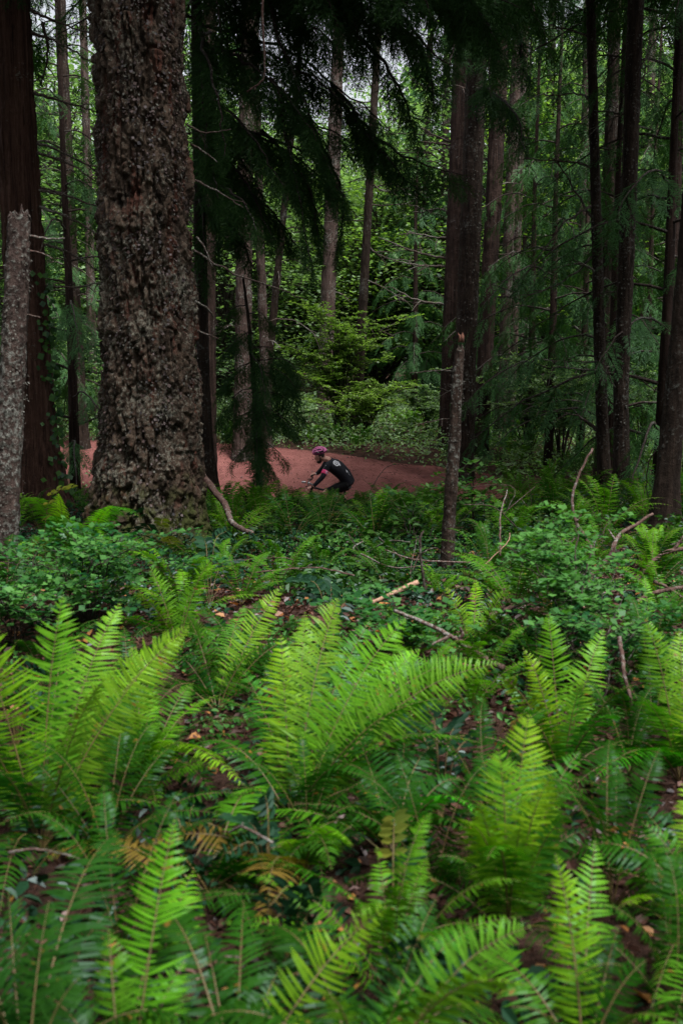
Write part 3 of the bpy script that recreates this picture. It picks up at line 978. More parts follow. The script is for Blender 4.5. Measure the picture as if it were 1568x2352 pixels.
# ---- young cedars whose drooping boughs fill the right and left
low_cedars = [
 ('western_cedar', 'drooping green cedar filling the space left of the slender bare-branched trunk', 1262, 21.5, 1.0, CEDAR, .3, 1.0),
 ('western_cedar', 'drooping cedar between the slender trunk and the straight trunk', 1400, 18.0, .9, CEDAR2, 1.0, 1.0),
 ('western_cedar', 'drooping cedar spreading in front of the reddish trunk at the right', 1520, 14.8, .75, CEDAR, 2.0, 1.05),
 ('western_cedar', 'dim cedar far back behind the twin pale trunks', 1195, 29.0, .9, CEDAR2, 3.0, 1.1),
 ('western_cedar', 'dim cedar far back between the straight trunk and the right edge', 1480, 26.0, 1.0, CEDAR, 4.0, 1.1),
 ('western_cedar', 'shaded cedar between the reddish cedar trunk and the lichen covered giant', 165, 18.5, .8, CEDAR2, 5.0, 1.0),
 ('western_cedar', 'drooping cedar close behind the slender bare-branched trunk', 1335, 23.5, 1.6, CEDAR, 2.6, 1.0),
 ('western_cedar', 'shaded drooping cedar at the right edge behind the reddish trunk', 1585, 20.0, .9, CEDAR2, .8, 1.0),
 ('western_cedar', 'young cedar drooping at the right shoulder of the central trio', 1215, 24.0, 2.2, CEDAR2, 3.7, .95),
 ('western_cedar', 'dim cedar behind the left edge trunks, beyond the trail', 95, 24.0, 1.2, CEDAR, 4.4, 1.0),
 ('western_cedar', 'grey green young conifer right of the yellowish shrub beyond the trail', 950, 31.0, 1.3, CEDAR, 5.6, .72),
]
for nm, lab, u, Y, zoff, data, rz, sc in low_cedars:
    x = P(u, 900, Y)[0]
    zg = Hs(x, Y)
    t = thing(nm, (x, Y, zg), lab, 'tree', 'young cedars among the trunks')
    V, Q = tube([(0, 0, -.2), (.03, .02, 3), (0, 0, 6), (.05, 0, zoff + 9.4 * sc)], [.11, .08, .05, .02], 8)
    mesh('trunk', V, Q, M['red_bark'], t, smooth=True)
    o = link(bpy.data.objects.new('crown', data), t)
    o.location = (0, 0, zoff)
    o.scale = (sc, sc, sc)
    o.rotation_euler = (0, 0, rz)

# ---- the near dark hemlock whose boughs hang across the upper middle
hem, hem_b, hem_p, hem_r = trunk_tree('hemlock_tree', 'dark hemlock behind the lichen covered giant with black-green boughs hanging to the right', 'tree', 15.0,
    [(0, 452, 26), (450, 458, 28), (880, 467, 30), (1040, 474, 34), (1112, 483, 40)], 'dark_bark', n_around=48, dz=.03, amp=.008, seed=61, style='lump', flare=.05)
HL = [  # (points u, v, Y), spray size
 ([(452, -120, 15), (600, -110, 14), (780, -60, 13.2), (960, 10, 12.6)], .62), ([(452, -60, 15), (640, -50, 14.5), (820, 10, 13.8), (1010, 90, 13.4)], .6),
 ([(454, 0, 15), (600, 0, 14.3), (720, 60, 13.6), (830, 150, 13)], .6), ([(454, 60, 15), (600, 90, 14.6), (760, 190, 14), (900, 300, 13.6)], .6),
 ([(455, 100, 15), (540, 130, 14.2), (640, 200, 13.5), (730, 320, 13)], .58), ([(455, 170, 15), (590, 210, 15), (720, 280, 14.6), (860, 360, 14.2)], .58),
 ([(456, 230, 15), (520, 250, 14.2), (590, 330, 13.6), (650, 430, 13.2)], .55), ([(456, 280, 15), (560, 300, 15.2), (680, 360, 15), (800, 470, 14.8)], .55),
 ([(457, 340, 15), (510, 360, 14.4), (570, 430, 14), (620, 540, 13.6)], .52), ([(457, 400, 15), (530, 420, 15), (620, 480, 14.8), (700, 590, 14.6)], .52),
 ([(458, 470, 15), (500, 480, 14.5), (550, 540, 14.2), (590, 640, 14)], .48), ([(460, 60, 15), (470, 120, 14), (500, 230, 13.2), (520, 360, 12.8)], .5),
 ([(600, -30, 14), (650, 110, 13.6), (700, 230, 13.4), (760, 400, 13.2)], .52), ([(760, 190, 14), (850, 300, 13.8), (950, 370, 13.5), (1062, 405, 13.3)], .58),
 ([(700, 270, 14.6), (760, 380, 14.4), (790, 480, 14.3), (770, 600, 14.2)], .42), ([(820, 10, 13.8), (920, 60, 13.4), (980, 150, 13.2), (1000, 260, 13)], .5),
 ([(455, 140, 15), (480, 300, 15.4), (500, 470, 15.6), (505, 610, 15.6)], .5), ([(700, -90, 13.6), (850, -60, 13), (1050, -30, 12.6), (1190, 20, 12.4)], .6),
 ([(960, -90, 13), (1040, -40, 12.7), (1110, 40, 12.5), (1160, 140, 12.4)], .6), ([(640, 200, 13.5), (660, 330, 13.4), (690, 470, 13.3), (720, 640, 13.2)], .4),
]
HL += [([(620, 180, 14), (690, 260, 13.6), (740, 350, 13.4), (760, 460, 13.3)], .5), ([(600, 300, 14.4), (680, 380, 14), (720, 470, 13.8), (735, 590, 13.7)], .45),
       ([(780, 230, 14), (860, 330, 13.7), (940, 420, 13.5), (1000, 450, 13.4)], .55), ([(800, 60, 13.6), (880, 140, 13.3), (930, 240, 13.2), (960, 330, 13.2)], .5),
       ([(860, -40, 13), (940, 60, 12.8), (990, 120, 12.7), (1040, 150, 12.6)], .5)]
NHL = len(HL)
r = np.random.default_rng(31)
for i in range(20):      # further boughs hanging in the gaps of the first set, thickest near the trunk
    v0 = r.uniform(-160, 520)
    ue = 470 + 560 * r.random() ** 1.5 * (1 - max(v0, 0) / 700)
    ve = v0 + r.uniform(40, 260)
    y1 = 15 + r.uniform(-2.2, 1.2)
    HL.append(([(455, v0, 15), (455 + (ue - 455) * .35, v0 + r.uniform(-20, 30), 15 + (y1 - 15) * .4), (455 + (ue - 455) * .72, v0 + (ve - v0) * .4, 15 + (y1 - 15) * .8), (ue, ve, y1)], r.uniform(.5, .72)))
for i in range(12):      # boughs across the top of the view
    u0 = r.uniform(470, 1000)
    y1 = r.uniform(12.2, 14)
    HL.append(([(u0 - 160, -170, 14.6), (u0 - 60, -130, y1 + .5), (u0 + 40, -60, y1), (u0 + 110, r.uniform(20, 140), y1 - .2)], r.uniform(.55, .75)))
hb = Bag()
for kh, (a, s) in enumerate(HL):
    limb_foliage(hb, [P(u, v, y) - hem_b for u, v, y in a], .03, 'near', .05, s * .85, 1.0, .4, .06, .8, n=18, density=1.1 if kh < NHL else .75, skip=.08 if kh < NHL else .25)
hb.build('boughs', [M['dark_leaf'], M['limb']], hem)
crown((hem, hem_b, hem_p), HIGHF, 6.2, (.85, .85, 1.0), .9)
V, Q = tube(wiggle([P(605, -40, 11) - hem_b, P(602, 0, 11) - hem_b, P(606, 100, 10.9) - hem_b, P(608, 165, 10.9) - hem_b, P(598, 190, 10.9) - hem_b, P(566, 210, 10.9) - hem_b], 20, .006), np.linspace(.016, .008, 20), 6, wob=.1)
mesh('dead_branch', V, Q, M['pink_wood'], hem, smooth=True)

# ---- the small dark hemlock at the edge of the trail
yh_b = np.array((P(598, 1100, 15.5)[0], 15.5, Hs(P(598, 1100, 15.5)[0], 15.5)))
yh = thing('young_hemlock', yh_b, 'small black-green hemlock with drooping boughs standing left of the rider before the trail', 'tree')
V, Q = tube(wiggle([np.array((0, 0, -.2)), P(592, 1040, 15.5) - yh_b, P(585, 900, 15.5) - yh_b, P(575, 780, 15.5) - yh_b, P(560, 640, 15.5) - yh_b], 24, .01), np.linspace(.06, .02, 24), 8, wob=.08)
mesh('trunk', V, Q, M['dark_bark'], yh, smooth=True)
HB = [([(580, 830), (650, 825), (690, 860)], .45, -.3), ([(588, 960), (650, 960), (690, 1000)], .4, .2), ([(590, 1000), (600, 1060), (588, 1130)], .45, -.6), ([(575, 760), (545, 780), (505, 820)], .45, -.3), 
      ([(576, 800), (630, 800), (668, 850)], .45, .4), ([(580, 850), (640, 850), (690, 905)], .5, -.5), ([(583, 900), (640, 905), (700, 960)], .5, .3), ([(585, 930), (630, 945), (668, 985)], .45, -.6),
      ([(578, 830), (540, 850), (500, 900)], .48, .5), ([(582, 890), (545, 905), (500, 960)], .5, -.4), ([(586, 940), (550, 960), (515, 1010)], .45, .5), ([(586, 950), (590, 1000), (588, 1060)], .42, -.8),
      ([(588, 980), (600, 1040), (596, 1110)], .4, -.9), ([(588, 990), (560, 1030), (520, 1075)], .32, -.3), ([(590, 1000), (630, 1030), (660, 1060)], .36, .2), 
      ([(575, 790), (560, 760), (530, 770)], .4, -.2), ([(570, 720), (600, 720), (640, 760)], .36, .3), ([(568, 700), (530, 710), (500, 750)], .38, .3), ([(584, 900), (600, 930), (620, 990)], .46, -.9),
      ([(577, 810), (600, 850), (610, 910)], .46, -.9), ([(590, 1040), (620, 1070), (640, 1110)], .3, -.5)]
hb = Bag()
for a, s, dy in HB:
    limb_foliage(hb, [P(u, v, 15.5 + dy * k / 2) - yh_b for k, (u, v) in enumerate(a)], .012, 'near', .03, s * .8, .9, .35, .05, .9, n=10, skip=.25)
hb.build('boughs', [M['dark_leaf'], M['limb']], yh)

# ---- boughs on the central trio, upper right
tb = Bag()
t0 = tree_objs[0]
for a, s in [([(1098, -80, 22), (1150, -60, 20.5), (1220, 10, 19), (1265, 110, 18.4)], .9), ([(1096, -40, 22), (1130, 0, 20.5), (1180, 70, 19.5), (1215, 190, 19)], .9), ([(1094, 30, 22), (1060, 40, 20), (1040, 110, 19), (1020, 220, 18.6)], .8),
             ([(1096, 10, 22), (1110, 60, 20), (1120, 140, 19), (1130, 240, 18.6)], .8), ([(1092, 200, 22), (1130, 210, 20.5), (1180, 260, 19.5), (1205, 340, 19)], .75),
             ([(1095, -20, 22), (1180, -30, 20.4), (1290, 0, 19), (1370, 50, 18.4)], .9)]:
    limb_foliage(tb, [P(u, v, y) - t0[1] for u, v, y in a], .04, 'near', .06, s * .75, .9, .4, .08, .9, n=14)
tb.build('boughs', [M['dark_leaf'], M['limb']], t0[0])

# ---- broadleaf trees and conifers in the lit wood beyond the trail
BROAD = [broad_crown(.6, 13, 4.6, 230, 85, .17, 90 + i, (.15, .9)).data('broad_crown', [M['broad_leaf'], M['limb']]) for i in range(2)]
LIME = broad_crown(.6, 10, 3.6, 170, 85, .15, 97, (.2, .9)).data('broad_crown', [M['lime_leaf'], M['limb']])
FARCON = conifer_crown(1.5, 20, 4.2, 60, 'far', 1.3, 99, hang=.45, tint=.55, step=.42, lean=-.15, density=.9).data('fir_crown', [M['cedar_leaf'], M['limb']])


def far_tree(name, label, cat, x, y, data, s, rz, r0, h, group):
    z = Hs(x, y)
    t = thing(name, (x, y, z), label, cat, group)
    V, Q = tube([(0, 0, -.3), (.1, 0, h * .4), (.05, .1, h * .95)], [r0, r0 * .75, r0 * .2], 9)
    mesh('trunk', V, Q, M['pale_bark'], t, smooth=True)
    o = link(bpy.data.objects.new('crown', data), t)
    o.scale = s
    o.rotation_euler = (0, 0, rz)
    return t


k = 0
for (u, Y, kind, s) in [(140, 36, 0, 1.0), (330, 40, 1, 1.1), (520, 37, 0, 1.0), (660, 43, 1, 1.1), (860, 41, 2, 1.1), (985, 46, 0, 1.1), (1180, 37, 1, 1.0), (1300, 33, 2, .95), (1440, 36, 0, 1.0), (1540, 33, 1, .95),
                        (60, 50, 2, 1.2), (240, 54, 0, 1.2), (440, 52, 2, 1.2), (600, 58, 1, 1.3), (760, 56, 0, 1.3), (900, 60, 1, 1.3), (1060, 57, 2, 1.3), (1230, 52, 0, 1.2), (1370, 50, 1, 1.2), (1500, 54, 0, 1.3),
                        (-150, 44, 1, 1.2), (1720, 44, 2, 1.2), (-60, 32, 0, .9), (1660, 32, 1, .9)]:
    x = P(u, 900, Y)[0]
    d = LIME if kind == 2 else BROAD[kind]
    far_tree('broadleaf_tree', ('pale lime' if kind == 2 else 'light green') + ' broadleaf tree in the lit wood beyond the trail', 'tree', x, Y, d, (s, s, s * rng.choice((.8, .95, 1.1))), rng.uniform(0, 6.28), .16, 6.5 * s, 'lime broadleaf trees beyond the trail' if kind == 2 else 'light green broadleaf trees beyond the trail')
for (u, Y, s) in [(1010, 40, .9), (20, 42, 1.0), (400, 46, 1.1), (940, 66, 1.0), (1130, 48, 1.0), (1400, 43, 1.0), (1600, 48, 1.1), (560, 68, 1.2), (1300, 62, 1.1)]:
    x = P(u, 900, Y)[0]
    far_tree('tall_conifer', 'tall dim conifer deep in the wood beyond the trail', 'tree', x, Y, FARCON, (s, s, s), rng.uniform(0, 6.28), .26, 20 * s, 'tall conifers deep in the wood')

# the wood far behind closes the view
r = np.random.default_rng(5)
n = 26000
a = r.uniform(rad(40), rad(140), n)
D = r.uniform(84, 100, n)
x, y = np.cos(a) * D, np.sin(a) * D
z = H(x, y) + r.uniform(0, 1, n) ** 1.1 * (11 + 7 * fbm(np.stack([a * 14, a * 0, a * 0], -1), 3, 4))
az = r.uniform(0, 6.28, n)
d = unit(np.stack([np.cos(az), np.sin(az), r.normal(-.3, .4, n)], -1))
w = unit(np.cross(d, r.normal(0, .5, (n, 3)) + np.array((0, 0, 1))))
b = Bag()
s = r.uniform(.5, 1.3, n)
b.quads(kite(np.stack([x, y, z], -1), d, w, s, s * .7, .15), r.uniform(.1, .9, n))
tag(b.build('distant_wood', [M['broad_leaf']]), kind='stuff')

n = 30000  # unseen ring of loose leaves behind and beside, added to block low sky light
a = r.uniform(rad(148), rad(392), n)
D = r.uniform(11, 17, n) + 3 * fbm(np.stack([a * 6, a * 0, a * 0 + 3], -1), 2, 4)
x, y = np.cos(a) * D, np.sin(a) * D
z = H(x, y) + r.uniform(0, 1, n) ** .9 * (13 + 8 * fbm(np.stack([a * 8, a * 0, a * 0], -1), 3, 6))
az = r.uniform(0, 6.28, n)
d = unit(np.stack([np.cos(az), np.sin(az), r.normal(-.3, .4, n)], -1))
w = unit(np.cross(d, r.normal(0, .5, (n, 3)) + np.array((0, 0, 1))))
b = Bag()
s = r.uniform(.3, .9, n)
b.quads(kite(np.stack([x, y, z], -1), d, w, s, s * .6, .15), r.uniform(.1, .9, n))
tag(b.build('unseen_shade_wood', [M['dark_leaf']]), kind='stuff')
# ================================================================ FERNS, SHRUBS, GROUND COVER
def fern_mat(name, dark, light, stem, trans=.38, gloss=.05):
    """fern frond: the object colour carries its age (young lime to old blue green)"""
    m, nt, out = new_mat(name)
    L = nt.links.new
    at = nd(nt, 'ShaderNodeAttribute', attribute_name='tint')
    oi = nd(nt, 'ShaderNodeObjectInfo')
    col = mixc(nt, at.outputs['Fac'], dark, light)
    col = mixc(nt, 1.0, col, oi.outputs['Color'], 'MULTIPLY')
    tc = nd(nt, 'ShaderNodeTexCoord')
    n = nd(nt, 'ShaderNodeTexNoise', i_Scale=26, i_Detail=3)
    L(tc.outputs['Object'], n.inputs['Vector'])
    f = ramp(nt, n.outputs['Fac'], [(.66, (0, 0, 0)), (.74, (1, 1, 1))])
    col = mixc(nt, f, col, (.20, .10, .025))          # brown spots of age
    d = nd(nt, 'ShaderNodeBsdfDiffuse')
    L(col, d.inputs[0])
    t = nd(nt, 'ShaderNodeBsdfTranslucent')
    L(mixc(nt, 1.0, col, (1.05, 1.3, .35), 'MULTIPLY'), t.inputs[0])
    mx = nd(nt, 'ShaderNodeMixShader')
    mx.inputs[0].default_value = trans
    L(d.outputs[0], mx.inputs[1])
    L(t.outputs[0], mx.inputs[2])
    g = nd(nt, 'ShaderNodeBsdfGlossy', i_Roughness=.38)
    g.inputs[0].default_value = (.75, .9, 1, 1)
    m2 = nd(nt, 'ShaderNodeMixShader')
    m2.inputs[0].default_value = gloss
    L(mx.outputs[0], m2.inputs[1])
    L(g.outputs[0], m2.inputs[2])
    L(m2.outputs[0], out.inputs[0])
    return m


M['fern'] = fern_mat('fern_blade', (.060, .172, .007), (.20, .385, .016), None, .36, .006)
M['fern_stalk'] = plain_mat('fern_stalk', (.085, .06, .018), .6, noise=.3)
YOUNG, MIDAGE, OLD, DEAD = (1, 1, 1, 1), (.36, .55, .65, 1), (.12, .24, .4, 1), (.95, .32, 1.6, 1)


def frond_geo(B, C, T, lat0, n=46, lmax=.1, seg=4, seed=0, droop=.2, curl=.10, s0=.16, twist=0.0, stalk_r=.0032, cup=.25):
    """sword fern frond along the bezier B, C, T; lat0 is the sideways direction of the blade"""
    r = np.random.default_rng(seed)
    B, C, T = (np.asarray(a, float) for a in (B, C, T))
    L = np.linalg.norm(C - B) * .55 + np.linalg.norm(T - C) * .55
    bz = lambda s: (1 - s)[:, None] ** 2 * B + 2 * ((1 - s) * s)[:, None] * C + (s ** 2)[:, None] * T
    hd = unit(np.array((T[0] - B[0], T[1] - B[1], 0)) + 1e-6)
    nod = r.uniform(.02, .10) * L
    bz0 = bz
    swy = np.cross(unit(T - B), (0, 0, 1.0)) * r.normal(0, .035) * L
    bz = lambda s: bz0(s) + np.sin(np.pi * s)[:, None] * swy + (np.clip(s - .62, 0, 1) ** 2 / .144)[:, None] * (hd * .6 + np.array((0, 0, -.8))) * nod
    ss = np.linspace(0, 1, 22)
    rp = bz(ss)
    bag = Bag()
    V, Q = tube(rp, stalk_r * (1.15 - ss * .95), 4, cap=False)
    bag.add(V, Q, .5, 1)
    s = s0 + (1 - s0) * (np.arange(n) + .3) / n
    s = np.minimum(s + r.normal(0, .2 / n, n), .998)
    p = bz(s)
    tg = unit(bz(np.minimum(s + .01, 1.0)) - bz(s - .01))
    lat0 = np.asarray(lat0, float)
    lat = unit(lat0[None] - tg * (tg @ lat0)[:, None])
    nor = np.cross(lat, tg)
    fl = np.where(nor[:, 2:3] < 0, -1, 1)
    nor = nor * fl
    if twist:
        a = (twist * s)[:, None]
        lat, nor = lat * np.cos(a) + nor * np.sin(a), nor * np.cos(a) - lat * np.sin(a)
    q = (s - s0) / (1 - s0)
    prof = np.minimum(1, .8 + q * 1.5) * np.clip((1 - q) / .48, 0, 1) ** .75
    prof = np.maximum(prof, .05)
    tq = np.linspace(0, 1, seg + 1)
    wp = np.interp(tq, [0, .12, .4, .75, 1], [.55, 1, .92, .6, .04])
    gap = (1 - s0) * L / n
    for sd in (-1, 1):
        ang = (rad(6) + rad(26) * q ** 2 + r.normal(0, .10, n))[:, None]
        D = lat * sd * np.cos(ang) + tg * np.sin(ang)
        l = lmax * prof * r.uniform(.82, 1.1, n) * (r.random(n) > .02)
        if r.random() < .35:                     # a torn run
            k0 = r.integers(0, n - 8)
            l[k0:k0 + r.integers(3, 8)] *= r.uniform(.1, .6)
        l = l[:, None]
        tau = r.normal(.22, .12, n)[:, None]
        Wd = unit(tg - D * (tg * D).sum(1, keepdims=True))
        Wd = Wd * np.cos(tau) + nor * np.sin(tau) * .9
        hw = np.minimum(.1 * l, gap * .5) + .0006
        dr = droop * r.uniform(.3, 1.9, n)[:, None]
        rows = []
        for t, w_ in zip(tq, wp):
            c = p + D * l * t + tg * l * curl * t * t + nor * l * (cup * t * (1 - t) - dr * t * t)
            rows.append(np.stack([c - Wd * hw * w_, c + Wd * hw * w_], 1))
        R = np.stack(rows, 1)            # n, seg+1, 2, 3
        A = np.stack([R[:, :-1, 0], R[:, 1:, 0], R[:, 1:, 1], R[:, :-1, 1]], 2)
        tint = np.clip(.35 + .4 * q + r.normal(0, .12, n), 0, 1)
        bag.quads(A.reshape(-1, 4, 3), np.repeat(tint, seg), 0)
    return bag


FM = [M['fern'], M['fern_stalk']]


def hero_fern(label, base, fronds, group='sword ferns close to the camera'):
    """a fern built frond by frond: (u, v, Y) of the tip, bow height, face (0 lies flat, 1 turned to the open side), age"""
    t = thing('sword_fern', base, label, 'fern', group)
    B = np.asarray(base, float)
    for k, (u, v, Y, bow, face, age, wd) in enumerate(fronds):
        T = P(u, v, Y)
        ch = T - B
        Lc = np.linalg.norm(ch)
        C = B + ch * .5 + np.array((0, 0, bow * Lc)) - np.array((ch[0], ch[1], 0)) * .12
        flat = unit(np.cross(ch, (0, 0, 1)) if np.hypot(ch[0], ch[1]) > .05 else np.array((1.0, 0, 0)))
        open_ = unit(np.cross(ch, unit(np.array((0.1, 1, .25)))))
        if flat @ open_ < 0:
            flat = -flat
        lat = unit(flat * (1 - face) + open_ * face)
        n = int(np.clip(Lc / .0148, 24, 66))
        g = frond_geo((0, 0, 0), C - B, ch, lat, n, lmax=.104 * wd * min(1.15, Lc / .8 + .1), seed=int(abs(u * 7 + v)), twist=rng.normal(0, .25))
        o = g.build('frond', FM, t)
        j = rng.uniform(.78, 1.1)
        o.color = (age[0] * j * rng.uniform(.75, 1.15), age[1] * j, age[2] * j * rng.uniform(.8, 2.2), 1)
    sc_ = 1.0 if B[1] < 4.5 else .8
    a0 = rng.uniform(0, 6.28)
    for k in range(4):          # older fronds spreading low all round
        a = a0 + k * 2.399
        e = rng.uniform(.38, .62) * sc_
        hh = rng.uniform(.0, .18) * sc_
        d_ = np.array((math.cos(a), math.sin(a), 0))
        C, T = d_ * e * .45 + np.array((0, 0, hh + .2 * sc_)), d_ * e + np.array((0, 0, hh))
        g = frond_geo((0, 0, 0), C, T, np.cross(T, (0, 0, 1)), 38, lmax=.085 * sc_, seed=int(rng.integers(9999)), twist=rng.normal(0, .4))
        o = g.build('frond', FM, t)
        age = DEAD if rng.random() < .07 else OLD if rng.random() < .75 else MIDAGE
        j = rng.uniform(.7, 1.15)
        o.color = (age[0] * j, age[1] * j, age[2] * j, 1)
    return t


def gb(u, v):
    return G(u, v)


Y_, M_, O_ = YOUNG, MIDAGE, OLD
hero_fern('tall bright lime fern at the left edge, its fronds leaning right and crossing', gb(95, 1960), [
    (142, 1362, 3.25, .10, .85, Y_, 1.1), (272, 1376, 3.5, .10, .8, Y_, 1.0), (428, 1428, 3.25, .10, .85, Y_, 1.1), (418, 1452, 3.55, .14, .8, Y_, 1.05), (232, 1552, 2.9, .12, .1, Y_, .9),
    (-70, 1400, 3.1, .12, .7, Y_, 1.1), (-120, 1600, 2.8, .15, .5, M_, 1.1), (155, 1430, 3.7, .1, .8, M_, .9), (330, 1560, 3.3, .2, .5, M_, 1.0), (-40, 1760, 2.6, .2, .3, O_, 1.0), (300, 1800, 3.2, .3, .3, O_, 1.0)])
hero_fern('lime fern with one frond arching right and down, behind the left edge fern', gb(330, 1800), [
    (566, 1800, 3.1, .42, .45, Y_, 1.0), (300, 1480, 3.9, .12, .7, Y_, 1.0), (440, 1560, 3.9, .2, .6, M_, 1.0), (180, 1640, 3.6, .25, .5, M_, .9), (520, 1640, 4.0, .25, .4, O_, 1.0), (620, 1700, 3.6, .35, .4, O_, 1.0), (360, 1520, 4.1, .1, .8, M_, .9)])
hero_fern('big bright fern in the middle with many upright fronds fanning to the right', gb(672, 1905), [
    (775, 1366, 3.7, .08, .9, Y_, 1.25), (922, 1405, 3.55, .08, .9, Y_, 1.1), (1132, 1502, 3.4, .16, .75, Y_, 1.05), (1062, 1492, 3.75, .14, .8, M_, 1.05), (645, 1455, 3.6, .06, .9, Y_, 1.15), (700, 1400, 4.0, .06, .9, Y_, 1.0),
    (960, 1480, 3.9, .12, .8, Y_, 1.0), (850, 1420, 3.9, .08, .9, M_, 1.1), (1010, 1590, 3.2, .25, .5, M_, 1.0), (560, 1530, 3.6, .12, .7, M_, 1.0), (880, 1800, 2.8, .4, .3, O_, 1.0), (520, 1800, 3.3, .35, .3, O_, 1.0), (1100, 1700, 3.2, .35, .4, M_, 1.0)])
hero_fern('old blue green fern drooping right of the middle fern, with dull dark fronds', gb(905, 1985), [
    (1098, 1862, 2.75, .55, .55, (.3, .85, .9, 1), 1.15), (1110, 1930, 2.7, .5, .4, O_, 1.2), (800, 1650, 3.4, .2, .6, O_, 1.1), (1000, 1700, 3.3, .3, .5, O_, 1.2), (760, 1860, 2.7, .35, .4, O_, 1.0), (930, 1640, 3.6, .2, .6, O_, 1.0), (1060, 1780, 3.1, .4, .5, O_, 1.1)])
hero_fern('bright fern right of the middle with one broad bent frond hiding its base', gb(1165, 2170), [
    (1150, 1705, 2.55, .05, .95, Y_, 1.2), (1255, 1760, 2.45, .06, .95, Y_, 1.15), (1100, 1840, 2.35, .12, .85, Y_, 1.05), (1195, 1890, 2.3, .08, .9, Y_, 1.15), (1300, 1850, 2.4, .12, .8, M_, 1.1),
    (1212, 1632, 2.7, .05, .95, Y_, 1.35), (1062, 1872, 2.3, .25, .5, Y_, 1.0), (1330, 1720, 2.8, .18, .6, M_, 1.0), (1290, 1800, 2.5, .2, .6, M_, 1.1), (1100, 1720, 3.0, .2, .6, O_, 1.1), (1350, 1900, 2.6, .35, .4, O_, 1.0), (1120, 1960, 2.2, .4, .3, M_, 1.0), (1230, 1700, 3.0, .1, .8, M_, 1.1), (1010, 1960, 2.5, .4, .3, O_, 1.0)])
hero_fern('upright lime fern right of the brown fallen stick, its narrow fronds standing apart', gb(1290, 1800), [
    (1258, 1402, 3.8, .06, .95, Y_, 1.0), (1385, 1440, 3.9, .08, .9, Y_, .95), (1208, 1478, 3.7, .08, .9, Y_, .8), (1150, 1536, 3.5, .12, .8, Y_, .9), (1352, 1530, 3.6, .10, .8, Y_, .95), (1330, 1560, 3.5, .1, .7, M_, 1.0), (1450, 1560, 3.5, .2, .5, M_, 1.0), (1180, 1620, 3.3, .2, .5, M_, .9), (1425, 1640, 3.3, .3, .5, (.25, .6, .5, 1), 1.1)])
hero_fern('lime fern at the right edge with fronds rising beside the grey upright stick', gb(1560, 1800), [
    (1484, 1412, 3.7, .06, .9, Y_, 1.05), (1560, 1440, 3.9, .08, .85, Y_, 1.0), (1620, 1500, 3.6, .1, .8, Y_, 1.1), (1370, 1770, 3.0, .25, .6, (.25, .6, .5, 1), 1.15), (1460, 1590, 3.2, .15, .7, M_, 1.0), (1400, 1700, 3.2, .2, .6, O_, 1.1), (1640, 1640, 3.2, .2, .5, M_, 1.0)])
hero_fern('large fern low at the right edge with fronds pointing left beside the orange dead leaf', gb(1640, 2190), [
    (1420, 2075, 2.15, .22, .6, Y_, 1.0), (1395, 1990, 2.4, .2, .7, M_, 1.1), (1480, 1880, 2.6, .15, .75, M_, 1.1), (1568, 1790, 2.7, .12, .8, Y_, 1.1), (1500, 2290, 2.0, .3, .5, M_, 1.0), (1640, 1760, 2.7, .1, .8, Y_, 1.1), (1440, 1820, 2.8, .2, .6, O_, 1.1)])
hero_fern('fern at the bottom with two narrow upright lime fronds side by side', np.r_[P(1335, 2600, 1.95)[:2], 0.0], [
    (1278, 1948, 2.2, .04, .97, Y_, .95), (1366, 1922, 2.35, .05, .95, (.75, .9, .85, 1), .95), (1480, 2200, 2.0, .2, .6, O_, 1.0), (1180, 2300, 1.9, .25, .5, O_, 1.0), (1420, 2120, 2.2, .2, .6, O_, 1.0), (1530, 2330, 1.8, .3, .5, M_, 1.0)])
hero_fern('fern at the bottom whose bright fronds bend low to the right', np.r_[P(840, 2560, 1.85)[:2], 0.0], [
    (1205, 2110, 1.95, .22, .75, Y_, 1.15), (1195, 2236, 1.75, .30, .6, Y_, 1.25), (745, 2268, 1.8, .3, .6, Y_, .8), (1000, 2060, 2.2, .2, .6, O_, 1.1), (1090, 2120, 2.2, .3, .5, M_, .9), (960, 2250, 1.8, .3, .5, M_, 1.0)])
hero_fern('fern at the bottom middle with a single long lime frond slanting up to the right', np.r_[P(545, 2560, 1.85)[:2], 0.0], [
    (884, 2068, 2.1, .12, .85, Y_, 1.05), (560, 2060, 2.3, .2, .6, O_, 1.1), (470, 2140, 2.1, .2, .6, O_, 1.0), (690, 2150, 2.2, .25, .5, O_, 1.1), (760, 2010, 2.5, .2, .5, O_, 1.0)])
hero_fern('fern at the bottom left with one broad pale green frond standing up', np.r_[P(290, 2620, 1.8)[:2], 0.0], [
    (398, 1868, 2.15, .04, .97, (.8, .95, 1.05, 1), 1.0), (440, 1985, 2.35, .10, .8, Y_, 1.1), (250, 2130, 2.0, .2, .6, M_, 1.0), (420, 2200, 2.0, .2, .6, (.5, .8, .7, 1), 1.1)])
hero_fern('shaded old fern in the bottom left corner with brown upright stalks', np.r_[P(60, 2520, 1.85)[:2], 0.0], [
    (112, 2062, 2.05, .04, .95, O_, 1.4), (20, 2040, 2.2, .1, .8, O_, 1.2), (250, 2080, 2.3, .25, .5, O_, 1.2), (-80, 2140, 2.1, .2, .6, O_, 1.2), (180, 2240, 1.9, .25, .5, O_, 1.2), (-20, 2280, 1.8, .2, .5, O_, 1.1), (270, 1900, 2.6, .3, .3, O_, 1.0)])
hero_fern('dark fern behind the pale green frond at lower left, one frond arching right', gb(480, 2060), [
    (872, 2104, 2.35, .30, .6, (.32, .55, .5, 1), 1.15), (560, 1905, 2.7, .2, .6, O_, 1.0), (640, 2000, 2.5, .3, .5, O_, 1.1), (330, 1930, 2.7, .3, .4, O_, 1.0), (620, 1900, 2.9, .25, .5, M_, .9)])
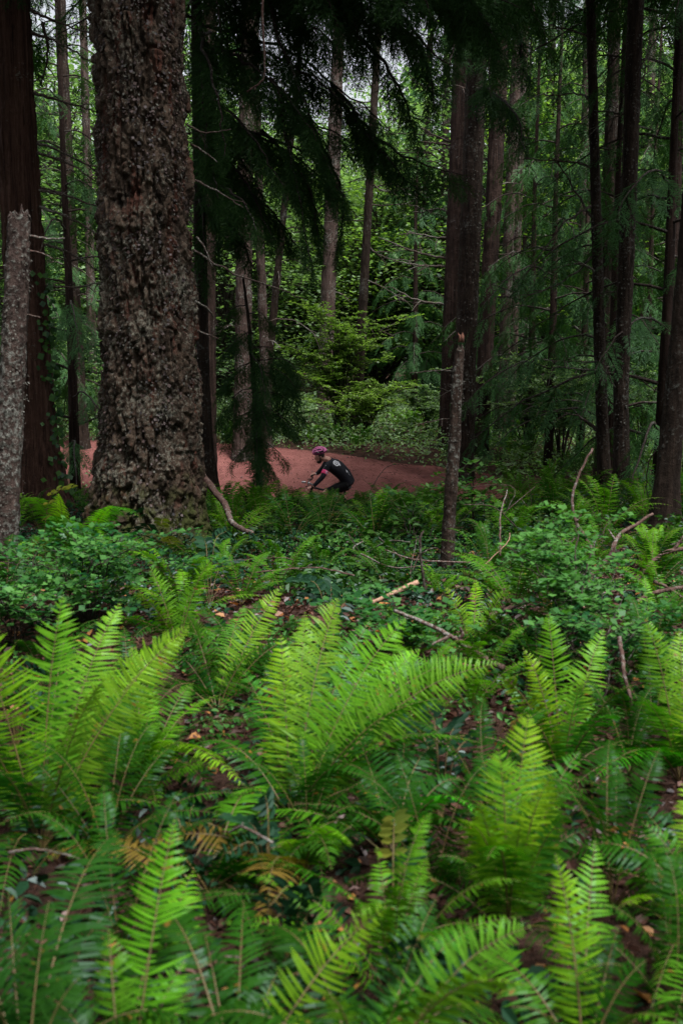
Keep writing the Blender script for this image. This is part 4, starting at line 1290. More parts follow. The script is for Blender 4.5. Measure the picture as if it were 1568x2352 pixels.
hero_fern('small bright fern frond plant low in the middle beside the bare twig', gb(690, 2040), [
    (805, 1925, 2.5, .3, .6, Y_, 1.0), (640, 1935, 2.6, .3, .5, Y_, .9), (760, 1990, 2.4, .4, .4, M_, .9)])
hero_fern('fern with a long frond leaning right above the middle fern, before the mossy log', gb(500, 1640), [
    (648, 1342, 4.6, .08, .9, Y_, .95), (560, 1380, 4.8, .08, .85, M_, 1.0), (430, 1400, 4.7, .1, .8, M_, .95), (690, 1450, 4.4, .2, .6, O_, 1.0), (380, 1480, 4.4, .2, .6, O_, .9), (590, 1480, 4.3, .15, .6, M_, 1.0)])
hero_fern('light green fern below the giant trunk, two fronds forming an open V', gb(410, 1490), [
    (484, 1275, 5.3, .1, .85, Y_, 1.0), (345, 1296, 5.4, .08, .9, Y_, 1.0), (300, 1350, 5.1, .15, .7, Y_, .85), (450, 1330, 5.5, .1, .7, M_, 1.0), (250, 1420, 4.9, .2, .5, M_, .9)])
hero_fern('lime fern left of the mossy log, one frond leaning left and one upright', gb(1085, 1500), [
    (1022, 1342, 5.3, .1, .85, Y_, .9), (1092, 1325, 5.6, .06, .95, Y_, .9), (1170, 1338, 5.6, .08, .85, Y_, .8), (960, 1400, 5.2, .15, .7, M_, .9), (1200, 1420, 5.0, .25, .6, M_, .9)])
hero_fern('slim lime frond fern standing in the right small leaved bush', gb(1260, 1470), [
    (1270, 1305, 5.2, .04, .97, Y_, .85), (1320, 1400, 5.0, .15, .6, M_, .8), (1205, 1400, 5.1, .15, .6, M_, .8)])
hero_fern('small bright fern at the foot of the lichen covered giant, upright lone frond', gb(150, 1290), [
    (136, 1128, 8.0, .05, .95, Y_, 1.1), (60, 1130, 8.2, .2, .7, M_, 1.3), (105, 1180, 8.0, .2, .6, M_, 1.1), (190, 1200, 8.0, .2, .6, M_, 1.0)])
hero_fern('narrow fern leaning right against the foot of the lichen covered giant', gb(205, 1300), [
    (258, 1148, 7.6, .06, .6, Y_, .9), (320, 1180, 7.8, .35, .5, M_, 1.1), (240, 1230, 7.4, .2, .5, M_, .9)])
hero_fern('fern at the right edge behind the lime ones, below the fallen pale sticks', gb(1490, 1480), [
    (1480, 1318, 5.6, .08, .8, Y_, .9), (1560, 1350, 5.5, .1, .8, M_, 1.0), (1400, 1400, 5.3, .15, .7, M_, 1.0), (1610, 1400, 5.3, .2, .6, Y_, 1.0)])

# ---- ferns of the undergrowth: copies of a few whole plants
PROTO = []
for kf in range(5):
    fl = []
    r = np.random.default_rng(200 + kf)
    for i in range(11):
        a = i * 2.399 + r.normal(0, .3)
        h, ext = (.62, .42) if i % 3 == 0 else (r.uniform(.3, .5), r.uniform(.55, .75))
        d = np.array((math.cos(a), math.sin(a), 0))
        fl.append((d * ext * .3 + np.array((0, 0, h * .95)), d * ext + np.array((0, 0, h))))
    PROTO.append(fl)
NEARF = [[frond_geo((0, 0, 0), c, t, np.cross(t, (0, 0, 1)), 38, .085, 3, seed=300 + 20 * a + b_).data('frond', FM) for b_, (c, t) in enumerate(fl)] for a, fl in enumerate(PROTO[:3])]
FARF = []
for a, fl in enumerate(PROTO):
    bg_ = Bag()
    for b_, (c, t) in enumerate(fl):
        g = frond_geo((0, 0, 0), c, t, np.cross(t, (0, 0, 1)), 24, .095, 2, seed=400 + 20 * a + b_, stalk_r=.004)
        V, Q, tn, mi = g.arrays()
        bg_.add(V, Q, np.clip(tn + rng.normal(0, .15), 0, 1), 0)
        bg_.m[-1] = mi
    FARF.append(bg_.data('sword_fern', FM))

LM = [('the lichen covered giant trunk', 345, 1190), ('the rider', 765, 1100), ('the slim broken stub', 1030, 1250), ('the red rotten stump', 1235, 1085), ('the tree at the right edge', 1525, 1180),
      ('the pale snag at the left edge', 15, 1230), ('the small dark hemlock', 595, 1080), ('the mossy log', 1170, 1340), ('the leaning pink branch', 500, 1130), ('the straight dark trunk', 1425, 1050),
      ('the central trio of trunks', 1075, 1050), ('the yellowish shrub', 790, 940)]
ORD = ['', 'second ', 'third ', 'fourth ', 'fifth ', 'sixth ', 'seventh ', 'eighth ', 'ninth ', 'tenth ', 'eleventh ', 'twelfth ']
pending = []


def place_label(kind, o, u, v, what):
    pending.append((kind, o, u, v, what))


def label_all():
    """label each repeat by the landmark it is next to; the nearest first"""
    groups = {}
    for kind, o, u, v, what in pending:
        best = min(LM, key=lambda l: math.hypot((l[1] - u), (l[2] - v) * 1.4))
        du, dv = u - best[1], v - best[2]
        rel = ('right of' if du > 0 else 'left of') if abs(du) > abs(dv) * .9 else ('in front of' if dv > 0 else 'behind')
        groups.setdefault((kind, what, rel, best[0]), []).append((math.hypot(du, dv), o))
    for (kind, what, rel, lm), lst in groups.items():
        lst.sort(key=lambda q: q[0])
        for i, (dd, o) in enumerate(lst):
            if len(lst) == 1:
                o['label'] = f'{what} {rel} {lm}'
            elif i < 12:
                o['label'] = f'{ORD[i]}nearest {what} {rel} {lm}'
            else:
                o['label'] = f'{what} {rel} {lm}, farther out'


def too_close(x, y, lst, d):
    return any((x - a) ** 2 + (y - b) ** 2 < d * d for a, b in lst)


spots = []
TRUNKS = [(fir_b[0], fir_b[1], .75), (ced_b[0], ced_b[1], .6), (snag_b[0], snag_b[1], .25), (stub_b[0], stub_b[1], .2)] + [(t[1][0], t[1][1], .4) for t in tree_objs]


def free(x, y, d):
    return not too_close(x, y, spots, d) and all((x - a) ** 2 + (y - b) ** 2 > c * c for a, b, c in TRUNKS)


def add_fern(x, y, s, age, near, what):
    z = Hs(x, y)
    q = project((x, y, z + .35 * s))
    if q is None:
        return
    top = project((x, y, z + .66 * s))[1]
    lim_ = 1400 if (y < 6 and 780 < q[0] < 1180) else (1235 if q[0] < 500 else 1225 if q[0] < 900 else 1310 if q[0] < 1110 else 1200) if y < 10 else (1130 if 660 < q[0] < 880 else 1108 if q[0] < 1035 else 1150 if q[0] < 1180 else 1070)
    if top < lim_ and y < 18.6:
        s *= .66 * s and max(.45, 1 - (lim_ - top) / FPX * y / (.66 * s))
        if project((x, y, z + .66 * s))[1] < lim_ - 25:
            return
    a = rng.uniform(0, 6.28)
    if near:
        k = rng.integers(3)
        t = thing('sword_fern', (x, y, z), None, 'fern', 'sword ferns of the undergrowth', a)
        t.scale = (s, s, s * rng.uniform(.85, 1.1))
        for me in NEARF[k]:
            if rng.random() < .12:
                continue
            o = link(bpy.data.objects.new('frond', me), t)
            j = rng.uniform(.75, 1.15)
            o.color = (age[0] * j, age[1] * j, age[2] * j, 1)
            o.rotation_euler = (rng.normal(0, .1), rng.normal(0, .1), rng.normal(0, .2))
    else:
        t = link(bpy.data.objects.new('sword_fern', FARF[rng.integers(5)]))
        t.location = (x, y, z)
        t.rotation_euler = (rng.normal(0, .12), rng.normal(0, .12), a)
        t.scale = (s, s, s * rng.uniform(.8, 1.15))
        j = rng.uniform(.75, 1.2)
        t.color = (age[0] * j, age[1] * j, age[2] * j, 1)
        tag(t, None, 'fern', 'sword ferns of the undergrowth')
    spots.append((x, y))
    place_label('fern', t, q[0], q[1], what)


def scatter(n, ylo, yhi, sm, near, gap, ages, ulo=-60, uhi=1630, ok=None, smax=None):
    c = 0
    for _ in range(n * 12):
        if c >= n:
            break
        y = math.sqrt(rng.uniform(ylo ** 2, yhi ** 2))
        u = rng.uniform(ulo, uhi)
        x = P(u, 1200, y)[0]
        if on_trail([x], [y])[0] or not free(x, y, gap) or (ok and not ok(x, y, u)):
            continue
        what, age = ages[rng.integers(len(ages))]
        add_fern(x, y, rng.uniform(*sm), age, near, what)
        c += 1


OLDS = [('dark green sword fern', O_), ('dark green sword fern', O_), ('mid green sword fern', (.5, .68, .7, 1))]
MIX = [('mid green sword fern', (.38, .56, .65, 1)), ('mid green sword fern', (.34, .52, .7, 1)), ('bright green sword fern', (.65, .8, .8, 1)), ('dark green sword fern', (.2, .34, .5, 1))]
# a few picked spots in the photo
M_ = (.36, .54, .65, 1)
for u, v, Y, s, ag in [(700, 1150, 18.2, 1.0, M_), (760, 1150, 18.3, 1.0, M_), (820, 1150, 18.0, 1.0, M_), (880, 1150, 17.6, .9, M_), (640, 1140, 18.0, .9, M_), (570, 1140, 17.5, .9, M_), (940, 1150, 17, .8, M_), (690, 1190, 15.5, 1.0, M_), (760, 1200, 14.5, .9, M_), (600, 1180, 14.5, .9, M_), (820, 1165, 16.5, .85, M_), (660, 1150, 17.0, .9, M_), (740, 1160, 17.2, .8, M_), (185, 1110, 17.0, 1.0, M_), (150, 1120, 16, .9, M_),
                       (1220, 1120, 15.8, 1.0, M_), (1290, 1110, 15.5, 1.05, M_), (1340, 1120, 15.0, 1.1, M_), (1400, 1100, 15.0, 1.1, (.7, .9, .8, 1)), (1470, 1120, 14.6, 1.1, M_), (1180, 1150, 14.6, 1.0, M_), (1110, 1190, 13.8, .9, M_),
                       (1270, 1190, 12.5, .9, O_), (1370, 1180, 12.6, .9, O_), (1190, 1060, 19.5, .8, M_), (1165, 1050, 21, .8, M_)]:
    p = P(u, v, Y)
    add_fern(p[0], Y, s, ag, False, 'mid green sword fern' if ag is not O_ else 'dark green sword fern')
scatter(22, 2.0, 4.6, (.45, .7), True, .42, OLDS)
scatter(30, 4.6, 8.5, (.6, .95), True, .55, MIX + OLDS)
scatter(80, 8.5, 18.5, (.65, 1.0), False, .5, MIX + OLDS, ulo=950)
scatter(50, 8.5, 18.5, (.65, 1.0), False, .5, MIX + OLDS, ok=lambda x, y, u: not (y > 18 and abs(x + .4) < 1.5))
scatter(40, 8.5, 17.5, (.7, 1.05), False, .45, OLDS + MIX[:1], ulo=430, uhi=1040)
scatter(70, 23.5, 30, (.6, 1.1), False, .5, MIX)
scatter(20, 18, 26, (.6, 1.0), False, .6, MIX, ulo=1150)

# ferns beside the view, one mass
b = Bag()
for i in range(110):
    y = rng.uniform(3, 17)
    x = (rng.choice((rng.uniform(-900, -150), rng.uniform(1720, 2500))) - CX) / FPX * y
    if on_trail([x], [y])[0]:
        continue
    me = FARF[rng.integers(5)]
    nv, nq = len(me.vertices), len(me.polygons)
    co = np.empty(nv * 3, np.float32)
    me.vertices.foreach_get('co', co)
    li = np.empty(nq * 4, np.int32)
    me.loops.foreach_get('vertex_index', li)
    ti = np.empty(nv, np.float32)
    me.attributes['tint'].data.foreach_get('value', ti)
    mi = np.empty(nq, np.int32)
    me.polygons.foreach_get('material_index', mi)
    a, s_ = rng.uniform(0, 6.28), rng.uniform(.6, 1.0)
    c3 = co.reshape(-1, 3) * s_
    c3 = np.stack([c3[:, 0] * math.cos(a) - c3[:, 1] * math.sin(a) + x, c3[:, 0] * math.sin(a) + c3[:, 1] * math.cos(a) + y, c3[:, 2] + Hs(x, y)], -1)
    b.add(c3, li.reshape(-1, 4), ti * .8, 0)
    b.m[-1] = mi
o = tag(b.build('outlying_ferns', FM), kind='stuff')
o.color = (.42, .6, .7, 1)

# ---- broad leaved ground cover, litter
def scatter_leaves(name, mat, n, ylo, yhi, leaf, zlo, zhi, thr, seed, tint=(.1, .9), flat=.5, nscale=.9, bare_trail=True, W=.6, ulim=(-800, 2370)):
    n = int(n * 1.7)
    r = np.random.default_rng(seed)
    y = np.sqrt(r.uniform(ylo ** 2, yhi ** 2, n))
    u = r.uniform(ulim[0], ulim[1], n)
    x = (u - CX) / FPX * y
    f = fbm(np.stack([x * nscale, y * nscale, x * 0 + seed], -1), 3, seed)
    k = f > thr
    if bare_trail:
        k &= ~on_trail(x, y)
    x, y, f = x[k], y[k], f[k]
    n = len(x)
    hgt = zlo + (zhi - zlo) * r.random(n) * np.clip((f - thr) * 6, .15, 1)
    hgt = np.where((y < 8.4) & (zhi < .4), hgt * .45, hgt)
    p = np.stack([x, y, H(x, y) + hgt], -1)
    a = r.uniform(0, 6.28, n)
    d = unit(np.stack([np.cos(a), np.sin(a), r.normal(-.1, flat, n)], -1))
    w = unit(np.cross(d, unit(np.stack([r.normal(0, flat, n), r.normal(0, flat, n), np.ones(n)], -1))))
    s = leaf * r.uniform(.5, 1.3, n) * (1 + .02 * y)
    b = Bag()
    L = s[:, None]
    nn = np.cross(w, d)
    m1, m2 = p + d * L * .3, p + d * L * .68
    hw = L * W * .5
    fold = .12 * L
    t = np.clip(r.uniform(tint[0], tint[1], n), 0, 1)
    # leaf of three rows: two halves folded along the midrib
    tip, z0 = p + d * L - nn * L * .15, p
    for sd in (-1, 1):
        b.quads(np.stack([z0, m1 + w * sd * hw + nn * fold, m2 + w * sd * hw * .8 + nn * fold * .6, tip], 1), t)
    return tag(b.build(name, mat), kind='stuff')


scatter_leaves('leaf_litter', [M['litter_leaf']], 24000, 1.7, 12, .042, .004, .03, .3, 11, flat=.45, W=.62)
scatter_leaves('fallen_needles', [M['litter_leaf']], 40000, 1.7, 9, .04, .004, .02, .2, 17, flat=.2, W=.09)
scatter_leaves('fallen_leaves', [M['orange_leaf']], 700, 1.7, 10, .055, .01, .06, .2, 19, flat=.35, W=.7)
scatter_leaves('trail_litter', [M['litter_leaf']], 5000, 17, 26, .03, .03, .05, .2, 18, flat=.3, W=.7, bare_trail=False, tint=(.0, .7))
scatter_leaves('ground_cover', [M['salal_leaf']], 46000, 6.5, 18.2, .058, .03, .36, .53, 12, tint=(0, .8), nscale=1.25)
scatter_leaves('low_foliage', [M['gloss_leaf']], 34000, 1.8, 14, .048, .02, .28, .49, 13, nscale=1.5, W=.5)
scatter_leaves('undergrowth', [M['broad_leaf']], 70000, 20.3, 40, .065, .03, .55, .27, 14, tint=(.2, 1))
scatter_leaves('shrub_foliage', [M['blue_leaf']], 16000, 4, 9, .035, .05, .3, .52, 15, nscale=.8)


# ---- small leaved bushes
def leafy_bush(name, label, base, targets, mat, leaf=.03, nl=26, twigs=7, cat='bush', stem_r=.006, group=None, tint=(.2, .9), twig_len=.34, W=.75, wood='limb'):
    """stems from the base to each target, flat layered twigs with leaves in two rows"""
    B = np.asarray(base, float)
    t = thing(name, base, label, cat, group)
    st, fo = Bag(), Bag()
    for T in targets:
        T = np.asarray(T, float) - B
        C = np.array((T[0] * .35, T[1] * .35, T[2] * .75))
        p = wiggle([np.zeros(3), C, T], 14, .012)
        V, Q = tube(p, np.linspace(stem_r, stem_r * .3, 14), 5, cap=False)
        st.add(V, Q)
        for k in range(twigs):
            i = int(rng.integers(5, 14))
            a = rng.uniform(0, 6.28)
            d = unit(np.array((math.cos(a), math.sin(a), rng.uniform(-.05, .35))))
            l = twig_len * rng.uniform(.5, 1.2)
            q = wiggle([p[i], p[i] + d * l * .5 + np.array((0, 0, .03)), p[i] + d * l], 8, .008)
            V, Q = tube(q, np.linspace(stem_r * .35, stem_r * .15, 8), 3, cap=False)
            st.add(V, Q)
            s = np.linspace(.1, 1, nl // 2)
            pc = np.stack([np.interp(s, np.linspace(0, 1, 8), q[:, c]) for c in range(3)], -1)
            side = unit(np.cross(d, (0, 0, 1)))
            for sd in (-1, 1):
                n_ = len(s)
                dd = unit(side * sd + d * .45 + rng.normal(0, .28, (n_, 3)))
                up = unit(np.array((0, 0, 1)) + rng.normal(0, .35, (n_, 3)))
                w = unit(np.cross(dd, up))
                L = leaf * rng.uniform(.6, 1.25, n_)
                t0 = rng.uniform(*tint)
                fo.quads(kite(pc + rng.normal(0, .006, pc.shape), dd, w, L, L * W, .12, .5), np.clip(t0 + rng.normal(0, .15, n_), 0, 1))
    st.build('stem', [M[wood]], t)
    fo.build('leaves', [mat], t)
    return t


def TG(lst, Y, j=.4):
    return [P(u, v, Y + rng.uniform(-j, j)) for u, v in lst]


leafy_bush('huckleberry_bush', 'spreading blue green small leaved bush in front of the lichen covered giant', G(200, 1440), TG([(40, 1330), (100, 1270), (170, 1240), (240, 1225), (310, 1215), (380, 1250), (60, 1380), (150, 1330), (250, 1290), (330, 1300), (420, 1300), (200, 1370), (20, 1290), (120, 1300), (280, 1340)], 5.9, .8), M['blue_leaf'], .046, 26, 6, twig_len=.46, tint=(0, 1))
leafy_bush('huckleberry_bush', 'lower blue green bush at the left edge under the pale snag', G(40, 1500), TG([(-30, 1370), (30, 1350), (90, 1390), (0, 1420), (130, 1420), (-60, 1400)], 5.2, .5), M['blue_leaf'], .046, 24, 6, twig_len=.4, tint=(0, 1))
leafy_bush('huckleberry_bush', 'airy emerald bush with upright leafy shoots in front of the pale sticks at right', G(1310, 1560), TG([(1325, 1190), (1235, 1215), (1260, 1240), (1190, 1280), (1395, 1195), (1360, 1250), (1300, 1280), (1240, 1300), (1420, 1310), (1345, 1320), (1160, 1255), (1290, 1240)], 5.4, .6), M['blue_leaf'], .046, 26, 6, twig_len=.3, tint=(.35, 1))
leafy_bush('huckleberry_bush', 'dense low emerald bush at right below the airy one', G(1370, 1640), TG([(1300, 1380), (1360, 1400), (1420, 1390), (1480, 1420), (1250, 1420), (1340, 1450), (1430, 1450), (1500, 1450), (1540, 1400), (1380, 1340)], 5.0, .6), M['blue_leaf'], .04, 24, 6, twig_len=.42, tint=(.0, 1))
leafy_bush('huckleberry_bush', 'low emerald bush between the middle fern and the mossy log', G(930, 1560), TG([(860, 1400), (920, 1420), (980, 1440), (800, 1380), (900, 1370)], 5.2, .5), M['blue_leaf'], .046, 26, 6, tint=(.0, .6))
for (u, v, Y, lab, tl) in [(945, 1210, 10.5, 'sprawling bramble with broad light green leaves right of the rider', [(870, 1130), (920, 1140), (960, 1110), (1000, 1150), (880, 1190), (940, 1180), (990, 1195), (840, 1210), (910, 1230), (1000, 1240)]),
                           (1085, 1180, 10.0, 'leafy bramble with light leaves just right of the slim broken stub', [(1065, 1080), (1085, 1100), (1105, 1130), (1075, 1130), (1120, 1170), (1090, 1175), (1150, 1215), (1110, 1230)]),
                           (820, 1290, 9.0, 'dull broad leaved bramble below the rider, before the ferns', [(760, 1250), (820, 1240), (880, 1265), (700, 1260), (930, 1290), (860, 1300)]),
                           (640, 1200, 12.0, 'leafy bramble between the leaning pink branch and the rider', [(600, 1170), (640, 1160), (690, 1150), (570, 1200), (720, 1190)])]:
    leafy_bush('bramble', lab, G(u, v + 60), TG(tl, Y, .5), M['salal_leaf'], .085, 12, 4, cat='bramble', twig_len=.36, tint=(.2, 1), W=.66)

# ---- shrubs beyond the trail
def tall_shrub(label, u, Y, h, wdt, mat, n, leaf, tint, twig):
    x = P(u, 950, Y)[0]
    z = Hs(x, Y)
    tg = [(x + rng.normal(0, wdt), Y + rng.normal(0, wdt * .7), z + h * rng.uniform(.45, 1.05)) for _ in range(n)]
    return leafy_bush('tall_shrub', label, (x, Y, z), tg, mat, leaf, 24, 14, cat='shrub', stem_r=.018, tint=tint, twig_len=twig)


tall_shrub('yellowish green tall airy shrub beyond the trail behind the rider', 780, 27.0, 3.2, .9, M['lime_leaf'], 38, .08, (.3, 1), .6)
tall_shrub('lower bright shrub right of the yellowish tall one beyond the trail', 838, 26.2, 1.6, .7, M['lime_leaf'], 26, .065, (.2, .9), .45)
tall_shrub('dim green shrub at the left end of the red trail', 170, 27, 2.4, .8, M['broad_leaf'], 20, .075, (.1, .8), .5)
tall_shrub('small green shrub between the bright shrub and the central trio', 985, 27, 1.3, .5, M['broad_leaf'], 14, .065, (.2, .9), .45)
tall_shrub('green shrub right of the central trio behind the rotten stump', 1215, 23.5, 2.0, .6, M['broad_leaf'], 18, .075, (.2, .9), .5)
tall_shrub('fresh green shrub between the slender and shadowy trunks', 1290, 21.5, 2.3, .6, M['broad_leaf'], 16, .075, (.3, 1), .5)
tall_shrub('dim leafy shrub behind the leaning thin trunk', 640, 28.5, 2.4, .9, M['broad_leaf'], 20, .08, (.2, .9), .55)
tall_shrub('leafy shrub behind the straight dark trunk', 1480, 22, 2.2, .7, M['broad_leaf'], 18, .075, (.1, .8), .5)
tall_shrub('leafy shrub just left of the lichen covered giant beyond the trail', 215, 28.5, 3.4, .8, M['broad_leaf'], 22, .085, (.3, 1), .55)
tall_shrub('light leafy shrub beyond the trail under the dark hemlock', 560, 27, 1.1, .7, M['broad_leaf'], 14, .065, (.2, .9), .45)


# ---- glossy leaved mahonia plants (paired leaflets)
def mahonia(label, base, shoots, mats=('gloss_leaf',), leaf=.055, name='mahonia_plant'):
    t = thing(name, base, label, 'plant', 'glossy paired leaf plants')
    B = np.asarray(base, float)
    for k, T in enumerate(shoots):
        T = np.asarray(T, float) - B
        b = Bag()
        C = np.array((T[0] * .35, T[1] * .35, T[2] * .8 + .04))
        p = catmull([np.zeros(3), C, T], 12)
        V, Q = tube(p, np.linspace(.0035, .0012, 12), 4, cap=False)
        b.add(V, Q, .3, 1)
        s = np.linspace(.35, 1, 7)
        pc = np.stack([np.interp(s, np.linspace(0, 1, 12), p[:, c]) for c in range(3)], -1)
        d = unit(T)
        side = unit(np.cross(d, (0, 0, 1)) + rng.normal(0, .2, 3))
        nn = np.cross(side, d)
        nn = nn if nn[2] > 0 else -nn
        for sd in (-1, 1):
            dd = unit(side * sd + d * .25 + rng.normal(0, .1, (7, 3)))
            w = unit(np.cross(dd, nn + rng.normal(0, .15, (7, 3))))
            L = (leaf * rng.uniform(.8, 1.15, 7))[:, None]
            n3 = np.cross(w, dd)
            n3 = np.where(n3[:, 2:3] < 0, -n3, n3)
            tip = pc + dd * L - n3 * L * .15
            tn = np.clip(rng.uniform(.2, .9) + rng.normal(0, .1, 7), 0, 1)
            for h in (-1, 1):
                b.quads(np.stack([pc, pc + dd * L * .3 + w * h * L * .24 + n3 * L * .05, pc + dd * L * .68 + w * h * L * .2 + n3 * L * .04, tip], 1), tn, 0)
        b.build('leafy_shoot', [M[mats[k % len(mats)]], M['fern_stalk']], t)
    return t


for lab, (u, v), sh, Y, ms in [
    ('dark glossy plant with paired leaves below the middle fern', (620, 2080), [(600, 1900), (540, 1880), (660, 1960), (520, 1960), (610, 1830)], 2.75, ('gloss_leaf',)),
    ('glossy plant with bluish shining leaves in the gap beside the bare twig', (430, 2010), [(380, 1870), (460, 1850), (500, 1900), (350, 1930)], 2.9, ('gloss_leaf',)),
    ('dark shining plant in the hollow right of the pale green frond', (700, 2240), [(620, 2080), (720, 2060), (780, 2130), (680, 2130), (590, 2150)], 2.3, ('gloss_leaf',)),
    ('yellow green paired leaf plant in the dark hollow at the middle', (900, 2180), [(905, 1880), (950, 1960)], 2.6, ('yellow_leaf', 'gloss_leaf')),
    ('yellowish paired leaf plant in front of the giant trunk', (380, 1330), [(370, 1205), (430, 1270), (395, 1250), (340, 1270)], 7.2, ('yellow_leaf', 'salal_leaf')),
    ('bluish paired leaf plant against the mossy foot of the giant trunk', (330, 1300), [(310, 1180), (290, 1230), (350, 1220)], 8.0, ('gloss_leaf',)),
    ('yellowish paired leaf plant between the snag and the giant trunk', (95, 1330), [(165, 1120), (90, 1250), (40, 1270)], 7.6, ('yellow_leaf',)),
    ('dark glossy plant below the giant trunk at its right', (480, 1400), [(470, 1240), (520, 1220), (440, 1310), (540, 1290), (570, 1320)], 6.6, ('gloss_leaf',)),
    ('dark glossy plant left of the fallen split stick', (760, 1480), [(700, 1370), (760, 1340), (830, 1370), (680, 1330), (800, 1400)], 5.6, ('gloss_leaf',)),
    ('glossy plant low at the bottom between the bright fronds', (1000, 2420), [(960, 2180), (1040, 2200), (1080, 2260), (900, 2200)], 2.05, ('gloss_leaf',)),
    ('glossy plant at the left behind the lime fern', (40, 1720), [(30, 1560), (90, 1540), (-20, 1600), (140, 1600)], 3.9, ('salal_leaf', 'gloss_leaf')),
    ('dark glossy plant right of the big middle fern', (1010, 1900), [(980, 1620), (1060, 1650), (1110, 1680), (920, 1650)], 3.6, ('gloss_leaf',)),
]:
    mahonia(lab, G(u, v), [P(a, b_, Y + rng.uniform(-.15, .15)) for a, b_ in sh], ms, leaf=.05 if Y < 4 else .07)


# ---- sticks, logs, stump
def stick(name, label, pts, radii, mat, cat='stick', forks=(), n=30, amp=None, sides=8, wob=.12):
    pts = [np.asarray(p, float) for p in pts]
    base = pts[0]
    L = sum(np.linalg.norm(pts[i + 1] - pts[i]) for i in range(len(pts) - 1))
    b = Bag()
    p = wiggle([q - base for q in pts], n, amp if amp is not None else .004 * L)
    V, Q = tube(p, np.linspace(radii[0], radii[1], n), sides, wob=wob)
    b.add(V, Q)
    for f in forks:
        q = wiggle([np.asarray(a) - base for a in f], 10, .004)
        V, Q = tube(q, np.linspace(radii[1] * .9, radii[1] * .3, 10), 5, wob=wob)
        b.add(V, Q)
    V, Q, t, m = b.arrays()
    o = link(bpy.data.objects.new(name, mesh_data(name, V, Q, M[mat], smooth=True)))
    o.location = base
    return tag(o, label, cat)


def PS(lst, Y0, Y1):
    return [P(u, v, Y0 + (Y1 - Y0) * k / max(len(lst) - 1, 1)) for k, (u, v) in enumerate(lst)]


stick('fallen_branch', 'thick pinkish dead branch leaning against the right of the lichen covered giant', PS([(446, 1055), (462, 1090), (495, 1130), (520, 1165), (530, 1195), (555, 1215), (580, 1225)], 10.7, 9.3), (.043, .022), 'pink_wood', 'branch', n=40)
stick('fallen_stick', 'pale bent stick rising in a bow right of the rotten stump', PS([(1362, 1275), (1352, 1250), (1325, 1205), (1314, 1165), (1318, 1120), (1338, 1070), (1360, 1030)], 7.0, 7.3), (.013, .008), 'pink_wood', forks=[[P(1322, 1200, 7.1), P(1334, 1182, 7.1)]])
stick('fallen_stick', 'pale crooked stick slanting up to the right behind the airy bush', PS([(1340, 1355), (1362, 1315), (1400, 1278), (1412, 1245), (1430, 1220), (1460, 1205), (1497, 1180)], 6.6, 7.0), (.021, .010), 'pink_wood', forks=[[P(1412, 1240, 6.8), P(1395, 1215, 6.9)]])
stick('fallen_stick', 'reddish curved stick at the right edge below the tree', PS([(1460, 1335), (1490, 1298), (1525, 1270), (1560, 1262), (1610, 1262)], 6.6, 6.9), (.014, .016), 'pink_wood', forks=[[P(1545, 1265, 6.8), P(1570, 1230, 6.8)]])
stick('split_stick', 'pale freshly split stick lying in the undergrowth below the rider', PS([(828, 1396), (880, 1372), (925, 1352), (957, 1338)], 5.9, 6.2), (.012, .020), 'bare_wood', n=16, sides=5)
stick('fallen_stick', 'long brown forked stick lying slanted in the ferns right of the middle', PS([(905, 1402), (960, 1425), (1010, 1448), (1060, 1478), (1110, 1510), (1155, 1535)], 4.8, 4.3), (.009, .014), 'pink_wood', forks=[[P(1052, 1472, 4.5), P(1030, 1462, 4.5), P(990, 1482, 4.4)], [P(1055, 1475, 4.5), P(1062, 1455, 4.5), P(1056, 1440, 4.5)], [P(1120, 1515, 4.35), P(1095, 1530, 4.4), P(1068, 1528, 4.4)]])
stick('fallen_stick', 'greyish upright stick among the lime ferns at the right', PS([(1450, 1650), (1446, 1600), (1433, 1555), (1428, 1510), (1420, 1462)], 3.9, 4.1), (.006, .010), 'pink_wood')
stick('fallen_stick', 'dark red stick spotted with pale lichen right of the mossy log', PS([(1120, 1415), (1160, 1400), (1200, 1385), (1245, 1368)], 5.9, 6.1), (.012, .016), 'pink_wood', forks=[[P(1152, 1400, 5.9), P(1156, 1375, 5.9), P(1158, 1350, 5.9)]])
stick('dead_sapling', 'thin dark dead sapling left of the slim broken stub', PS([(985, 1430), (976, 1360), (968, 1300), (964, 1240), (972, 1220)], 6.4, 6.5), (.012, .006), 'limb', 'sapling', forks=[[P(968, 1270, 6.45), P(1000, 1258, 6.5), P(1030, 1280, 6.5)], [P(966, 1250, 6.45), P(950, 1225, 6.5)]])
stick('bare_twig', 'grey bare twig arching over the trail right of the rider', PS([(842, 1142), (855, 1118), (872, 1090), (890, 1072), (915, 1066), (935, 1070)], 17.0, 17.2), (.008, .004), 'dead_twig', 'twig', forks=[[P(868, 1095, 17), P(888, 1100, 17), P(905, 1115, 17)], [P(875, 1085, 17), P(905, 1085, 17.1), P(940, 1092, 17.1)], [P(855, 1118, 17), P(838, 1105, 17), P(830, 1090, 17)]])
stick('bare_twig', 'short bare twig on the litter below the middle fern', PS([(525, 1912), (555, 1900), (590, 1915), (625, 1935)], 2.75, 2.6), (.003, .004), 'pink_wood', 'twig', forks=[[P(553, 1900, 2.7), P(556, 1890, 2.7)]])
stick('bare_twig', 'thin pale twig lying at the left below the lime fern', PS([(20, 1958), (80, 1950), (150, 1962), (190, 1975)], 2.7, 2.6), (.004, .003), 'pink_wood', 'twig')
stick('fallen_stick', 'short stub of red stick poking up behind the upright lime fern', PS([(1215, 1545), (1230, 1525), (1246, 1505)], 4.4, 4.5), (.011, .010), 'pink_wood', n=8)
